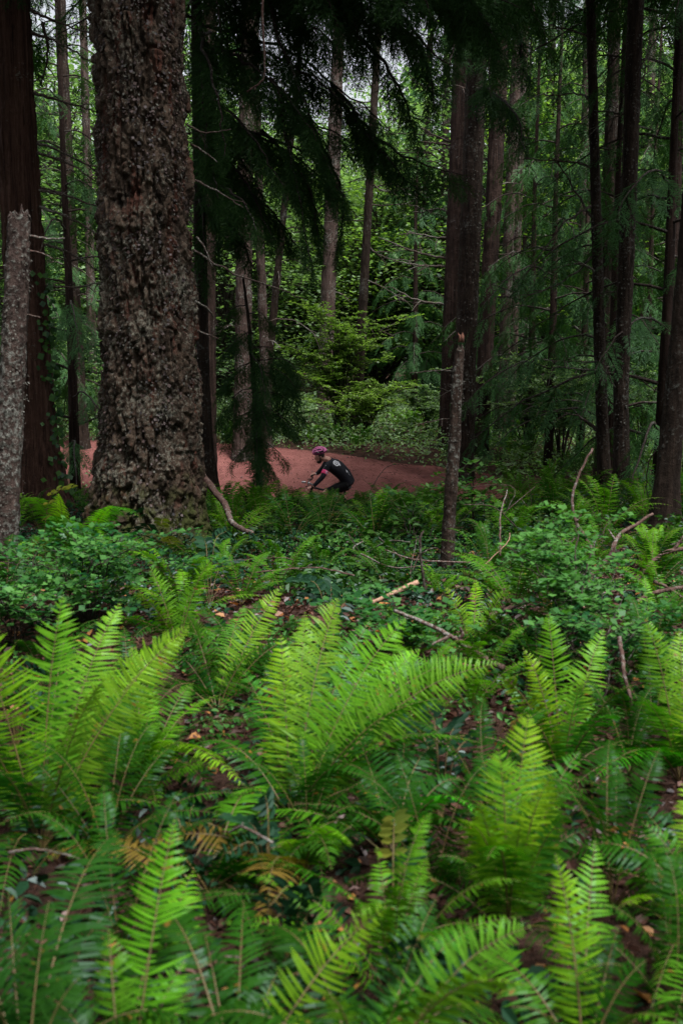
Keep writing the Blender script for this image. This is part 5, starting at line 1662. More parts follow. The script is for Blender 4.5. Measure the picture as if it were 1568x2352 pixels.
stick('fallen_stick', 'pale crossed stick with lichen at the right edge above the ferns', PS([(1445, 1390), (1500, 1362), (1560, 1350), (1620, 1340)], 5.9, 6.1), (.012, .014), 'pink_wood', forks=[[P(1500, 1335, 6), P(1540, 1355, 6), P(1590, 1390, 5.9)]])
stick('thin_twig', 'thin arching straw coloured twig in front of the mossy log', PS([(1100, 1310), (1130, 1280), (1165, 1245), (1170, 1225)], 7.0, 7.4), (.004, .003), 'bare_wood', 'twig')
stick('mossy_log', 'green mossy log lying right of the slim broken stub', PS([(1060, 1322), (1110, 1325), (1160, 1333), (1210, 1340), (1255, 1346)], 7.9, 7.6), (.038, .045), 'moss', 'log', sides=14, n=50, wob=.22)
stick('mossy_log', 'short thick moss covered log end poking up under the other mossy log', PS([(1205, 1415), (1180, 1385), (1150, 1358), (1118, 1340)], 6.5, 7.3), (.055, .05), 'moss', 'log', sides=14, n=30, wob=.22)
stick('fallen_twig', 'dark twig leaning left of the giant trunk among the ferns', PS([(235, 1110), (215, 1140), (200, 1165), (185, 1185)], 12, 11.5), (.014, .010), 'limb', 'twig')

for i in range(14):
    u = rng.uniform(480, 1540)
    y = rng.uniform(6.2, 12)
    x = P(u, 1200, y)[0]
    z = Hs(x, y) + rng.uniform(.1, .3)
    a, l = rng.uniform(0, 6.28), rng.uniform(.35, 1.0)
    d = np.array((math.cos(a), math.sin(a) * .6, rng.uniform(-.1, .55))) * l
    p0 = np.array((x, y, z))
    o = stick('bare_twig', None, [p0, p0 + d * .5 + rng.normal(0, .05, 3), p0 + d], (.007, .004), ('dead_twig', 'pink_wood')[i % 2], 'twig', forks=[[p0 + d * .6, p0 + d * .6 + rng.normal(0, .1, 3), p0 + d * .7 + rng.normal(0, .22, 3)]], n=18)
    o['group'] = 'thin twigs in the undergrowth'
    q = project(p0 + d * .5)
    place_label('twig', o, q[0], q[1], ('grey' if i % 2 == 0 else 'reddish') + ' bare twig')

sp = P(1235, 1085, 18)
sz = Hs(sp[0], 18.0)
st = thing('tree_stump', (sp[0], 18, sz), 'rotten red brown stump with a jagged top among the ferns right of the trail', 'stump')
pts = np.array(((0, 0, -.2), (0, 0, .2), (.02, 0, .44)))
V, Q, Tn, tint = trunk_mesh(pts, np.array((.34, .24, .20)), 48, .02, .03, 77, 'ridge', .05, 0, jag=.26)
mesh('stump_body', V, Q, M['stump_wood'], st, T=Tn, tint=tint, smooth=True)
V, Q, Tn, tint = trunk_mesh(pts * np.array((1, 1, .75)) + np.array((.26, .03, 0)), np.array((.18, .13, .09)), 32, .02, .025, 78, 'ridge', .03, 0, jag=.2)
mesh('root_buttress', V, Q, M['stump_wood'], st, T=Tn, tint=tint, smooth=True)

# ivy on the cedar trunk at the left
b = Bag()
r = np.random.default_rng(9)
n = 170
z = r.uniform(ced_b[2] + .2, ced_b[2] + 3.2, n)
c = np.stack([np.interp(z, ced_p[:, 2], ced_p[:, k]) for k in range(3)], -1)
R = np.interp(z, ced_p[:, 2], ced_r) + r.uniform(.02, .07, n)
th = r.normal(-.25, .38, n)
p = c + np.stack([np.cos(th) * R, np.sin(th) * R, 0 * th], -1) - ced_b
d = unit(np.stack([r.normal(.4, .5, n), r.normal(-.4, .4, n), -np.ones(n)], -1))
w = unit(np.cross(d, np.array((.3, -1, .3)) + r.normal(0, .3, (n, 3))))
s = r.uniform(.05, .11, n)
b.quads(kite(p, d, w, s, s * .9, .1), r.uniform(.1, .8, n))
b.build('ivy', [M['salal_leaf']], ced)['kind'] = 'stuff'
label_all()
# ================================================================ RIDER AND BICYCLE
RY = 20.0


def R(zx, zy, dep=0.0):
    """position in the close-up of the rider -> world; dep is metres away from the camera"""
    return P((1000 + zx / 3.92) * .6272, (1550 + zy / 3.92) * .6272, RY + dep)


LAT = unit(np.array((.10, .90, .38)))          # from his left (near) side to his right (far) side, leaning into the turn
FWD = np.array((-1.0, .12, 0.0))
FWD = unit(FWD - LAT * (FWD @ LAT))
UPV = unit(np.cross(LAT, FWD))
if UPV[2] < 0:
    UPV = -UPV

M['skin'] = plain_mat('skin', (.62, .32, .25), .55, noise=.1)
M['beard'] = plain_mat('beard', (.03, .018, .013), .8)
M['jersey'] = plain_mat('jersey', (.010, .011, .017), .7, noise=.25, spec=.25)
M['shorts'] = plain_mat('shorts', (.007, .007, .008), .75, noise=.2, spec=.2)
M['white'] = plain_mat('white_print', (.78, .79, .84), .6, noise=.03)
M['hot_pink'] = plain_mat('hot_pink', (.85, .05, .20), .55, noise=.05)
M['pale_pink'] = plain_mat('pale_pink', (.75, .38, .55), .55, noise=.05)
M['helmet_pink'] = plain_mat('helmet_pink', (.85, .22, .50), .35, noise=.05)
M['helmet_wine'] = plain_mat('helmet_wine', (.18, .025, .09), .4, noise=.1)
M['helmet_dark'] = plain_mat('helmet_dark', (.012, .008, .012), .7)
M['black_metal'] = plain_mat('black_metal', (.012, .012, .013), .4, metal=.3)
M['silver'] = plain_mat('silver', (.6, .6, .62), .3, metal=.9)
M['rubber'] = plain_mat('rubber', (.012, .012, .012), .85)
M['teal'] = plain_mat('teal', (.01, .14, .13), .45)
M['yellow'] = plain_mat('yellow', (.55, .34, .02), .5)
M['sock'] = plain_mat('sock', (.02, .02, .022), .8)


def rings(centers, lat_dir, rl, rs, n=20):
    """loft of ellipses: lateral radius rl along lat_dir, sagittal radius rs"""
    c = np.asarray(centers, float)
    T = unit(np.gradient(c, axis=0))
    A = unit(lat_dir[None] - T * (T @ lat_dir)[:, None])
    B = np.cross(T, A)
    th = np.linspace(0, 2 * math.pi, n, endpoint=False)
    V = c[:, None] + np.asarray(rl)[:, None, None] * np.cos(th)[None, :, None] * A[:, None] + np.asarray(rs)[:, None, None] * np.sin(th)[None, :, None] * B[:, None]
    m = len(c)
    V = V.reshape(-1, 3)
    i = np.arange(m - 1)[:, None] * n
    j = np.arange(n)[None]
    k = (j + 1) % n
    Q = np.stack([i + j, i + k, i + n + k, i + n + j], -1).reshape(-1, 4)
    V = np.vstack([V, c[:1], c[-1:]])
    jj = np.arange(0, n, 2)
    Q = np.vstack([Q, np.stack([np.full_like(jj, m * n), (jj + 2) % n, jj + 1, jj], -1), np.stack([np.full_like(jj, m * n + 1), (m - 1) * n + jj, (m - 1) * n + jj + 1, (m - 1) * n + (jj + 2) % n], -1)])
    return V, Q


def smooth_line(pts, n):
    return catmull(np.array(pts), n)


def ellipsoid(c, ax, ay, az, rx, ry, rz, n=24, m=16, fn=None):
    u = np.linspace(0, math.pi, m)
    v = np.linspace(0, 2 * math.pi, n, endpoint=False)
    uu, vv = np.meshgrid(u, v, indexing='ij')
    L = np.stack([np.sin(uu) * np.cos(vv), np.sin(uu) * np.sin(vv), np.cos(uu)], -1)
    s = np.ones_like(uu) if fn is None else fn(L)
    V = c + (L[..., :1] * rx * ax + L[..., 1:2] * ry * ay + L[..., 2:] * rz * az) * s[..., None]
    i = np.arange(m - 1)[:, None] * n
    j = np.arange(n)[None]
    k = (j + 1) % n
    return V.reshape(-1, 3), np.stack([i + j, i + n + j, i + n + k, i + k], -1).reshape(-1, 4)


# joints, read from the photograph's close-up
pelvis, waist, midb, chest, neckb = R(1070, 850, .08), R(1030, 760, .05), R(945, 665, .02), R(860, 600, .0), R(800, 530, -.01)
shN, shF = R(785, 600, -.17), R(795, 530, .17)
elN, elF = R(712, 765, -.28), R(690, 668, .28)
wrN, wrF = R(572, 915, -.33), R(622, 730, .31)
haN, haF = R(512, 948, -.34), R(577, 742, .33)
hipN, hipF = pelvis - LAT * .09 + FWD * .02, pelvis + LAT * .09 + FWD * .02
knN = R(742, 1000, -.06)
BAR = R(528, 850, 0.0)
ORG = BAR - FWD * .40 - UPV * 1.06


def BK(a, b, c=0.0):
    return ORG + FWD * a + UPV * b + LAT * c


ftN, ftF = BK(.06, .36, -.13), BK(-.28, .36, .13)
anN, anF = ftN - FWD * .06 + UPV * .09, ftF - FWD * .06 + UPV * .09
hk = (hipF + anF) * .5
knF = hk + FWD * .20 + LAT * .05

rb = R(900, 800, 0)
person = thing('person', rb, 'cyclist in a pink helmet and black jersey bent over the handlebar on the red trail', 'person')
body = Bag()


def lim(c, r, m=14):
    c = smooth_line(c, m)
    rr = np.interp(np.linspace(0, 1, m), np.linspace(0, 1, len(r)), r)
    return rings(c, LAT, rr, rr * .95, 14)


# torso and neck
tc = smooth_line([pelvis - (waist - pelvis) * .35, pelvis, waist, midb, chest, neckb], 22)
tq = np.linspace(0, 1, 22)
body.add(*rings(tc, LAT, np.interp(tq, [0, .15, .4, .65, .82, 1], [.10, .155, .135, .16, .17, .07]), np.interp(tq, [0, .15, .4, .65, .82, 1], [.08, .115, .10, .115, .105, .06])))
hc = R(668, 472, -.01)                                    # middle of the skull
hup = unit(R(655, 380, -.05) - R(690, 560, 0))
hfw = unit(FWD * .86 + np.array((0, 0, -.42)) + LAT * -.08)
hup = unit(hup - hfw * (hup @ hfw))
hla = np.cross(hup, hfw)
body.add(*lim([neckb - FWD * .02, R(765, 515, 0), hc - hup * .04 - hfw * .02], [.072, .062, .060]))


def headshape(L):
    # jaw narrower than the skull, chin forward, flat face
    s = np.ones(L.shape[:-1])
    low = np.clip(-L[..., 2], 0, 1)
    s = s * (1 - .16 * low * (1 - np.clip(L[..., 1], 0, 1)))
    return s


body.add(*ellipsoid(hc, hla, hfw, hup, .076, .098, .118, fn=headshape))
body.add(*ellipsoid(hc - hup * .075 + hfw * .052, hla, hfw, hup, .048, .052, .045))              # jaw and chin
body.add(*tube([hc + hup * .022 + hfw * .085, hc - hup * .004 + hfw * .112, hc - hup * .022 + hfw * .118, hc - hup * .03 + hfw * .092], [.010, .013, .016, .012], 8))      # nose
body.add(*tube([hc - hla * .03 + hup * .03 + hfw * .086, hc + hla * .03 + hup * .03 + hfw * .086], .014, 8))   # brow
for sd in (-1, 1):
    body.add(*ellipsoid(hc + hla * sd * .074 - hup * .012 - hfw * .012, hla, hfw, hup, .012, .020, .032, 10, 8))    # ears
    body.add(*ellipsoid(hc + hla * sd * .03 + hup * .008 + hfw * .083, hla, hfw, hup, .013, .010, .009, 10, 8))     # eyes
for c in (-.014, -.024):
    body.add(*tube([hc - hla * .022 - hup * .052 + hfw * .098, hc - hup * (.052 - c * .3) + hfw * .106, hc + hla * .022 - hup * .052 + hfw * .098], .006, 6))
# arms, legs
for sh, el, wr in ((shN, elN, wrN), (shF, elF, wrF)):
    body.add(*lim([chest * .4 + sh * .6, sh, (sh + el) / 2, el, (el + wr) / 2, wr], [.05, .056, .05, .042, .038, .027], 22))
for hp, kn, an in ((hipN, knN, anN), (hipF, knF, anF)):
    body.add(*lim([hp - FWD * .02, hp, (hp + kn) / 2, kn, kn * .65 + an * .35 - FWD * .025, an], [.085, .092, .075, .056, .054, .034], 26))
# hands curled round the grips: palm, four fingers, thumb
for wr, ha, sgn in ((wrN, haN, -1), (wrF, haF, 1)):
    ax = unit(R(495, 932, -.36) - R(560, 768, .36)) * (1 if sgn < 0 else -1)    # outward along the bar
    fw = unit(ha - wr)
    dn = unit(np.cross(ax, fw))
    if dn[2] > 0:
        dn = -dn
    pc = ha - fw * .012 - dn * .018
    body.add(*ellipsoid(pc, ax, fw, dn, .048, .052, .026, 16, 10))
    for k, (off, ln) in enumerate(((-.030, 1.0), (-.010, 1.1), (.011, 1.03), (.030, .85))):
        b0 = pc + ax * off + fw * .036
        f = smooth_line([b0, b0 + fw * .030 * ln + dn * .006, b0 + fw * .038 * ln + dn * .030, b0 + fw * .014 * ln + dn * .046, b0 - fw * .010 + dn * .042], 10)
        body.add(*tube(f, np.linspace(.0125, .009, 10), 8))
    t0 = pc - ax * .036 + fw * .0
    body.add(*tube(smooth_line([t0, t0 - ax * .018 + fw * .026 + dn * .018, t0 - ax * .010 + fw * .040 + dn * .040], 8), np.linspace(.013, .009, 8), 8))
V, Q, tn, mi = body.arrays()
bo = mesh('body', V - rb, Q, M['skin'], person, smooth=True)
rm = bo.modifiers.new('remesh', 'REMESH')
rm.mode = 'VOXEL'
rm.voxel_size = .0065
rm.use_smooth_shade = True
sm_ = bo.modifiers.new('smooth', 'SMOOTH')
sm_.factor = .5
sm_.iterations = 3


def cloth(name, parts, mat, parent=person, vox=.008, it=4):
    b = Bag()
    for v, q in parts:
        b.add(v, q)
    V, Q, _, _ = b.arrays()
    o = mesh(name, V - rb, Q, M[mat], parent, smooth=True)
    r_ = o.modifiers.new('remesh', 'REMESH')
    r_.mode = 'VOXEL'
    r_.voxel_size = vox
    r_.use_smooth_shade = True
    s_ = o.modifiers.new('smooth', 'SMOOTH')
    s_.factor = .5
    s_.iterations = it
    return o


# jersey: torso with short sleeves, arm warmers, shorts, shoes, socks
jr = np.interp(tq, [0, .15, .4, .65, .82, .95, 1], [.14, .182, .168, .192, .2, .11, .084])
js = np.interp(tq, [0, .15, .4, .65, .82, .95, 1], [.125, .148, .14, .15, .135, .09, .072])
sl = []
for sh, el in ((shN, elN), (shF, elF)):
    c = smooth_line([chest * .5 + sh * .5, sh, sh * .4 + el * .6], 12)
    sl.append(rings(c, LAT, np.linspace(.078, .064, 12), np.linspace(.075, .062, 12), 16))
jersey = cloth('jersey', [rings(tc[3:], LAT, jr[3:], js[3:], 28)] + sl, 'jersey')
for sh, el, wr in ((shN, elN, wrN), (shF, elF, wrF)):
    c = smooth_line([sh * .5 + el * .5, el, el * .45 + wr * .55, wr * .93 + el * .07], 18)
    cloth('arm_warmer', [rings(c, LAT, np.interp(np.linspace(0, 1, 18), [0, .35, .7, 1], [.058, .052, .045, .036]), np.interp(np.linspace(0, 1, 18), [0, .35, .7, 1], [.056, .05, .043, .034]), 16)], 'jersey', vox=.006, it=2)
ct = smooth_line([pelvis - (waist - pelvis) * .45, pelvis - (waist - pelvis) * .1, pelvis, pelvis * .5 + waist * .5, waist], 12)
sp_ = [rings(ct, LAT, np.array([.10, .15, .17, .178, .18, .182, .18, .176, .172, .168, .164, .16]), np.array([.08, .12, .135, .14, .14, .14, .138, .135, .132, .13, .128, .125]), 24)]
for hp, kn in ((hipN, knN), (hipF, knF)):
    c = smooth_line([hp - FWD * .02, hp * .5 + kn * .5, hp * .13 + kn * .87], 14)
    sp_.append(rings(c, LAT, np.linspace(.118, .075, 14), np.linspace(.122, .077, 14), 18))
cloth('shorts', sp_, 'shorts')
for ft, an in ((ftN, anN), (ftF, anF)):
    cloth('shoe', [rings(smooth_line([an - UPV * .02 - FWD * .03, an - UPV * .075 - FWD * .02, ft - UPV * .01 + FWD * .05, ft + FWD * .13 - UPV * .01], 12), LAT, np.interp(np.linspace(0, 1, 12), [0, .3, .8, 1], [.040, .042, .046, .025]), np.interp(np.linspace(0, 1, 12), [0, .3, .8, 1], [.042, .05, .032, .02]), 14)], 'rubber', vox=.007, it=2)
    cloth('sock', [rings(smooth_line([an - UPV * .03, an + UPV * .05, an + UPV * .12], 6), LAT, [.037] * 6, [.039] * 6, 14)], 'sock', vox=.006, it=1)
# pink arm band on the near sleeve with a paler end, and on the far one
def band(c0, c1, r0, r1, name, mat):
    c = np.linspace(c0, c1, 5)
    V, Q = rings(c, LAT, np.linspace(r0, r1, 5), np.linspace(r0 * .98, r1 * .98, 5), 24)
    return mesh(name, V - rb, Q, M[mat], person, smooth=False)


def along(a, b, t):
    return a * (1 - t) + b * t


band(along(shN, elN, .50), along(shN, elN, .80), .0665, .0640, 'arm_band', 'hot_pink')
bl = rings(np.linspace(along(shN, elN, .53), along(shN, elN, .77), 4), LAT, [.0685] * 4, [.0675] * 4, 24)
keep = [q for q in bl[1][:72] if np.dot(bl[0][q].mean(0) - along(shN, elN, .65), -FWD) > .032 and np.dot(bl[0][q].mean(0) - along(shN, elN, .65), -LAT) > 0]
mesh('band_patch', bl[0] - rb, np.array(keep), M['pale_pink'], person)
# beard, hair
beard = cloth('beard', [ellipsoid(hc - hup * .088 + hfw * .056, hla, hfw, hup, .053, .058, .046), tube([hc - hla * .066 - hup * .02 + hfw * .0, hc - hla * .060 - hup * .065 + hfw * .02, hc - hla * .035 - hup * .098 + hfw * .055], [.014, .018, .022], 8), tube([hc + hla * .066 - hup * .02, hc + hla * .060 - hup * .065 + hfw * .02, hc + hla * .035 - hup * .098 + hfw * .055], [.014, .018, .022], 8)], 'beard', vox=.005, it=2)
cloth('hair', [ellipsoid(hc + hup * .012 - hfw * .018, hla, hfw, hup, .080, .088, .088, fn=None)], 'beard', vox=.006, it=1)
for sd in (-1, 1):
    s_ = [hc + hla * sd * .085 + hup * .035 - hfw * .03, hc + hla * sd * .079 - hup * .03 + hfw * .012, hc + hla * sd * .05 - hup * .105 + hfw * .03, hc - hup * .135 + hfw * .035]
    V, Q = tube(smooth_line(s_, 12), .0055, 6)
    mesh('chin_strap', V - rb, Q, M['helmet_dark'], person, smooth=True)

# helmet: dark inner shell, ribbed pink outer shell with open vents, wine coloured rim
helmet = bpy.data.objects.new('helmet', None)
link(helmet, person)
h0 = R(663, 408, -.012)
hax = unit(R(560, 425, -.02) - R(768, 372, 0))           # towards the brow
hax = unit(hax - LAT * (hax @ LAT) + LAT * -.10)
hlt = unit(LAT - hax * (LAT @ hax))
hz_ = np.cross(hlt, hax)
if hz_[2] < 0:
    hz_ = -hz_
V, Q = ellipsoid(h0, hlt, hax, hz_, .098, .135, .098, 32, 20)
mesh('inner_shell', V - rb, Q[: 32 * 11], M['helmet_dark'], helmet, smooth=True)
nu, nv = 40, 96
uu, vv = np.meshgrid(np.linspace(.02, 1.72, nu), np.linspace(0, 2 * math.pi, nv, endpoint=False), indexing='ij')
L = np.stack([np.sin(uu) * np.cos(vv), np.sin(uu) * np.sin(vv), np.cos(uu)], -1)
tail = 1 + .09 * np.clip(-L[..., 1], 0, 1) ** 2 * (L[..., 2] < .6)
VV = (h0 + L[..., :1] * .106 * hlt + L[..., 1:2] * .148 * hax * tail[..., None] + L[..., 2:] * .108 * hz_).reshape(-1, 3)
pk, wn = [], []
for i in range(nu - 1):
    for j in range(nv):
        q = (i * nv + j, (i + 1) * nv + j, (i + 1) * nv + (j + 1) % nv, i * nv + (j + 1) % nv)
        a, f_, zc_ = L[i, j]
        if zc_ < .16:
            wn.append(q)
            continue
        s_ = a / max(math.sqrt(max(1 - f_ * f_, .02)), .15)          # -1..1 across the head
        row = abs(s_) * 3.0
        rib = abs((row % 1.2) - .6) > .38
        vent = (not rib) and (-.72 < f_ < .80) and abs((f_ * 1.35 + .3 * round(row)) % 1.0 - .5) < .44
        side = .24 < zc_ < .50 and abs(f_ + .15) < .42 and abs(s_) > .7
        (None if (vent or side) else pk).append(q) if not (vent or side) else None
for nm, fl, mt in (('outer_shell', pk, 'helmet_pink'), ('lower_rim', wn, 'helmet_wine')):
    o = mesh(nm, VV - rb, np.array(fl), M[mt], helmet, smooth=True)
    so_ = o.modifiers.new('thickness', 'SOLIDIFY')
    so_.thickness = .012
    so_.offset = -1
V, Q = tube(smooth_line([R(622, 402, -.13), R(640, 412, -.135), R(656, 420, -.13)], 6), .006, 6)
mesh('side_trim', V - rb, Q, M['silver'], helmet, smooth=True)


# white prints on the jersey: rings with slanted strokes on the back, letters on the sleeve, marks on the pocket
def print_mesh(name, origin, ex, ey, polys, mat='white', target=jersey):
    b = Bag()
    for p in polys:
        p = np.asarray(p, float)
        b.quads((origin + p[..., :1] * ex + p[..., 1:] * ey)[None] if p.ndim == 2 else origin + p[..., :1] * ex + p[..., 1:] * ey)
    V, Q, _, _ = b.arrays()
    o = mesh(name, V - rb, Q, M[mat], person)
    sw = o.modifiers.new('wrap', 'SHRINKWRAP')
    sw.target = target
    sw.wrap_method = 'NEAREST_SURFACEPOINT'
    sw.wrap_mode = 'ABOVE_SURFACE'
    sw.offset = .004
    return o


def ring2(cx, cy, r0, r1, a0=0, a1=360, n=40):
    a = np.radians(np.linspace(a0, a1, n + 1))
    o = []
    for i in range(n):
        c0, s0, c1, s1 = math.cos(a[i]), math.sin(a[i]), math.cos(a[i + 1]), math.sin(a[i + 1])
        o.append([(cx + r0 * c0, cy + r0 * s0), (cx + r1 * c0, cy + r1 * s0), (cx + r1 * c1, cy + r1 * s1), (cx + r0 * c1, cy + r0 * s1)])
    return o


def stroke(x0, y0, x1, y1, w, n=6):
    o = []
    d = np.array((x1 - x0, y1 - y0))
    nn_ = np.array((-d[1], d[0])) / np.linalg.norm(d) * w / 2
    for i in range(n):
        p, q = np.array((x0, y0)) + d * i / n, np.array((x0, y0)) + d * (i + 1) / n
        o.append([p - nn_, q - nn_, q + nn_, p + nn_])
    return o


lo = R(912, 560, -.135)
ex = R(913, 560, -.135) - lo
ey = R(912, 559, -.135) - lo          # one close-up pixel each
# lay the print on the slope of the back (it recedes away from the camera as it rises)
ey = ey + np.array((0, .0006, 0))
lg = ring2(0, 0, 36, 51) + ring2(0, 0, 14, 26) + ring2(0, 0, 0.5, 5, n=12)
lg += stroke(48, 14, 64, -40, 11) + stroke(-26, 44, 10, 56, 11, 4) + stroke(10, 54, 36, 22, 9, 4) + stroke(36, 52, 72, -26, 9) + stroke(40, 34, 60, 54, 8, 4) + stroke(44, 8, 60, 20, 8, 3)
print_mesh('back_emblem', lo, ex, ey, lg)
so2 = R(735, 658, -.245)
ex2, ey2 = (R(736, 655.2, -.245) - so2), (R(735.2, 657, -.245) - so2)
lt = stroke(-13, -12, -13, 12, 4.5, 3) + stroke(0, -12, 0, 12, 4.5, 3) + stroke(-13, 0, 0, 0, 4, 3) + stroke(7, -12, 14, 12, 4.5, 3) + stroke(14, 12, 22, -12, 4.5, 3) + stroke(10, -3, 19, -3, 3.5, 3)
print_mesh('sleeve_letters', so2, ex2, ey2, lt)
po = R(1072, 676, -.11)
ex3, ey3 = (R(1073, 676, -.11) - po), (R(1072, 675, -.11) - po)
print_mesh('pocket_mark', po, ex3, ey3, stroke(0, -22, 0, 24, 13, 5) + stroke(-10, -18, 8, -8, 10, 3))
pm = []
for k in range(5):
    pm += stroke(30 + k * 8, 24 - k * 20, 42 + k * 8, 18 - k * 20, 9, 3)
print_mesh('side_letters', po, ex3, ey3, pm)
o = mesh('wrist_watch', *(lambda v, q: (v - rb, q))(*rings(np.linspace(along(elF, wrF, .93), along(elF, wrF, 1.03), 3), LAT, [.036] * 3, [.034] * 3, 16)), M['silver'], person, smooth=True)

# ---- bicycle
bike = thing('bicycle', ORG, 'black mountain bike leaning into the turn under the cyclist', 'bicycle')


def bt(name, pts, r, mat, n=14, parent=bike, sides=10):
    c = smooth_line(pts, n) if len(pts) > 2 else np.linspace(pts[0], pts[1], 4)
    V, Q = tube(c, np.interp(np.linspace(0, 1, len(c)), np.linspace(0, 1, np.size(r)), np.atleast_1d(r)) if np.size(r) > 1 else r, sides)
    return mesh(name, V - ORG, Q, M[mat], parent, smooth=True)


bb, seat, ht, hb_ = BK(-.12, .34), BK(-.30, .88), BK(.345, .98), BK(.40, .84)
fr = Bag()
for a, b_, r0, r1 in ((hb_, bb, .028, .030), (ht - UPV * .03, along(bb, seat, .8), .022, .018), (bb, seat, .019, .017), (ht, hb_, .026, .028),
                      (BK(-.555, .36, -.07), bb - LAT * .03, .012, .013), (BK(-.555, .36, .07), bb + LAT * .03, .012, .013), (BK(-.555, .36, -.07), along(bb, seat, .75), .010, .010), (BK(-.555, .36, .07), along(bb, seat, .75), .010, .010)):
    fr.add(*tube(np.linspace(a, b_, 6), np.linspace(r0, r1, 6), 12))
V, Q, _, _ = fr.arrays()
mesh('frame', V - ORG, Q, M['black_metal'], bike, smooth=True)
fk = Bag()
for c in (-.065, .065):
    fk.add(*tube(smooth_line([hb_ - UPV * .03 + LAT * c, BK(.50, .62, c), BK(.63, .36, c)], 8), np.linspace(.022, .015, 8), 10))
fk.add(*tube([hb_ - UPV * .03 - LAT * .07, hb_ - UPV * .01, hb_ - UPV * .03 + LAT * .07], .024, 10))
V, Q, _, _ = fk.arrays()
mesh('fork', V - ORG, Q, M['black_metal'], bike, smooth=True)


def wheel(a, b_):
    w_ = bpy.data.objects.new('wheel', None)
    link(w_, bike)
    c = BK(a, b_)
    th = np.linspace(0, 2 * math.pi, 65)
    circ = lambda r: c + np.cos(th)[:, None] * FWD * r + np.sin(th)[:, None] * UPV * r
    V, Q = tube(circ(.335), .028, 12, cap=False)
    mesh('tyre', V - ORG, Q, M['rubber'], w_, smooth=True)
    V, Q = tube(circ(.302), .013, 10, cap=False)
    mesh('rim', V - ORG, Q, M['black_metal'], w_, smooth=True)
    b = Bag()
    b.add(*tube([c - LAT * .055, c + LAT * .055], .018, 10))
    for k in range(28):
        t = k * 2 * math.pi / 28
        b.add(*tube([c + LAT * (.03 if k % 2 else -.03) + FWD * .02 * math.cos(t + .6) + UPV * .02 * math.sin(t + .6), c + FWD * .3 * math.cos(t) + UPV * .3 * math.sin(t)], .0012, 4, cap=False))
    V, Q, _, _ = b.arrays()
    mesh('spokes', V - ORG, Q, M['silver'], w_)


wheel(.63, .36)
wheel(-.555, .36)
gN, gF = R(492, 944, -.37), R(562, 762, .37)
mid = BAR
bt('handlebar', [gN, along(gN, mid, .35) - FWD * .02, along(gN, mid, .75) + FWD * .03, mid + FWD * .04, along(mid, gF, .25) + FWD * .03, along(mid, gF, .65) - FWD * .02, gF], .0125, 'black_metal', 24)
bt('stem', [ht + UPV * .02, mid + FWD * .04], .019, 'silver')
for a, b_ in ((gN, mid), (gF, mid)):
    bt('grip', [along(a, b_, -.02), along(a, b_, .34) - FWD * .02], .0165, 'rubber')
    bt('brake_lever', [along(a, b_, .42) + FWD * .01, along(a, b_, .40) + FWD * .06 - UPV * .01, along(a, b_, .15) + FWD * .075 - UPV * .02], [.009, .008, .005], 'black_metal', 10)
bt('head_light', [mid + FWD * .07 + UPV * .03 - LAT * .05, mid + FWD * .16 + UPV * .035 - LAT * .05], [.026, .02], 'silver')
bt('bell', [along(gF, mid, .3) + UPV * .05, along(gF, mid, .3) + UPV * .075 - FWD * .03], .017, 'black_metal')
c = smooth_line([seat, BK(-.315, .94)], 3)
bt('seat_post', [seat - UPV * .1, BK(-.315, .93)], .0145, 'black_metal')
V, Q = rings(smooth_line([BK(-.18, .945), BK(-.25, .95), BK(-.36, .955), BK(-.43, .965)], 10), LAT, np.array([.015, .022, .03, .04, .055, .065, .07, .07, .065, .05]), np.full(10, .018), 16)
mesh('saddle', V - ORG, Q, M['rubber'], bike, smooth=True)
cr = Bag()
cr.add(*tube([bb - LAT * .08, bb + LAT * .08], .02, 10))
for s_, ft in ((-1, ftN), (1, ftF)):
    cr.add(*tube([bb + LAT * s_ * .075, ft - UPV * .03 - LAT * s_ * .045], .011, 8))
th = np.linspace(0, 2 * math.pi, 33)
cr.add(*tube(bb + LAT * .05 + np.cos(th)[:, None] * FWD * .085 + np.sin(th)[:, None] * UPV * .085, .006, 6, cap=False))
V, Q, _, _ = cr.arrays()
mesh('crank', V - ORG, Q, M['black_metal'], bike, smooth=True)
for s_, ft in ((-1, ftN), (1, ftF)):
    V, Q = rings(np.linspace(ft - UPV * .035 - FWD * .04, ft - UPV * .035 + FWD * .05, 4), LAT, [.045, .05, .05, .045], [.008, .011, .011, .008], 12)
    mesh('pedal', V - ORG, Q, M['black_metal'], bike, smooth=True)
b0, b1 = along(hb_, bb, .30) + UPV * .06 + FWD * .015, along(hb_, bb, .62) + UPV * .06 + FWD * .015
bot = bt('bottle', [b0, along(b0, b1, .12), along(b0, b1, .2), along(b0, b1, .6), b1], [.012, .022, .036, .037, .036], 'teal', 16)
V, Q = tube(np.linspace(along(b0, b1, .22), along(b0, b1, .40), 4), .0385, 14)
mesh('bottle_band', V - ORG, Q, M['yellow'], bot, smooth=True)
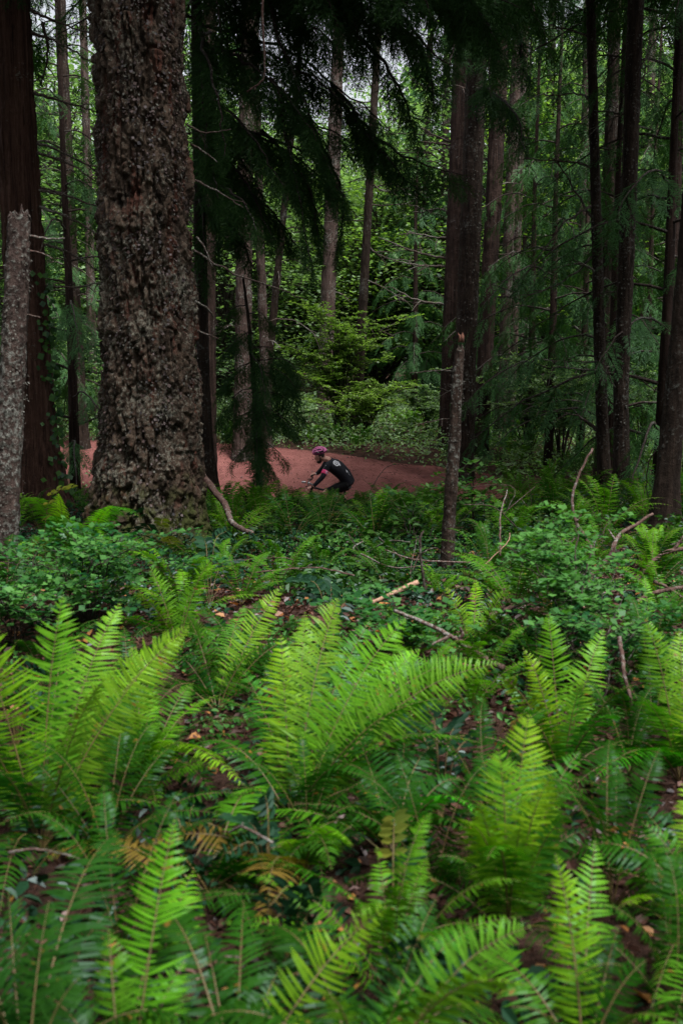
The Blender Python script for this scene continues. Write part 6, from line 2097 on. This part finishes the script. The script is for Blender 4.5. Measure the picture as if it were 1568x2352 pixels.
# ================================================================ LIGHT, CAMERA
EXPOSURE = 1.85
DENOISE = True
SUN_EL, SUN_AZ = rad(64), rad(140)     # azimuth measured clockwise from ahead (+Y): the light comes from behind, right
w = bpy.data.worlds.new('World')
SC.world = w
w.use_nodes = True
nt = w.node_tree
nt.nodes.clear()
out = nt.nodes.new('ShaderNodeOutputWorld')
bg = nt.nodes.new('ShaderNodeBackground')
sky = nt.nodes.new('ShaderNodeTexSky')
sky.sky_type = 'NISHITA'
sky.sun_disc = False
sky.sun_elevation = SUN_EL
sky.sun_rotation = SUN_AZ
sky.air_density = 1.0
sky.dust_density = 4.0
sky.ozone_density = 1.0
hs = nt.nodes.new('ShaderNodeHueSaturation')     # overcast: the blue of the sky is greyed
hs.inputs['Saturation'].default_value = .25
nt.links.new(sky.outputs[0], hs.inputs['Color'])
nt.links.new(hs.outputs[0], bg.inputs[0])
bg.inputs[1].default_value = .07
nt.links.new(bg.outputs[0], out.inputs[0])

sl = bpy.data.lights.new('sun', 'SUN')
sl.energy = 2.0
sl.angle = rad(12)
sl.color = (1, .97, .92)
so = bpy.data.objects.new('sun', sl)
COL.objects.link(so)
dirv = Vector((math.sin(SUN_AZ) * math.cos(SUN_EL), math.cos(SUN_AZ) * math.cos(SUN_EL), math.sin(SUN_EL)))
so.rotation_euler = dirv.to_track_quat('Z', 'Y').to_euler()
so.location = (0, -10, 30)

cd = bpy.data.cameras.new('camera')
cd.sensor_fit = 'VERTICAL'
cd.sensor_height = 36
cd.sensor_width = 24
cd.lens = 36 * FPX / 2352
cd.clip_start = .05
cd.clip_end = 600
cd.dof.use_dof = True
cd.dof.focus_distance = 17.0
cd.dof.aperture_fstop = 3.6
co = bpy.data.objects.new('camera', cd)
COL.objects.link(co)
co.location = (0, 0, CAMZ)
co.rotation_euler = (math.pi / 2 - PITCH, 0, 0)
SC.camera = co

SC.render.engine = 'CYCLES'
SC.cycles.use_denoising = DENOISE
SC.cycles.denoising_prefilter = 'NONE'
SC.cycles.max_bounces = 6
SC.cycles.diffuse_bounces = 4
SC.cycles.glossy_bounces = 2
SC.cycles.transmission_bounces = 4
SC.cycles.sample_clamp_indirect = 4
SC.cycles.use_adaptive_sampling = False
SC.cycles.adaptive_threshold = .02
SC.view_settings.view_transform = 'Standard'
SC.view_settings.look = 'None'
SC.view_settings.exposure = EXPOSURE
SC.view_settings.gamma = 1
SC.view_settings.use_curve_mapping = False
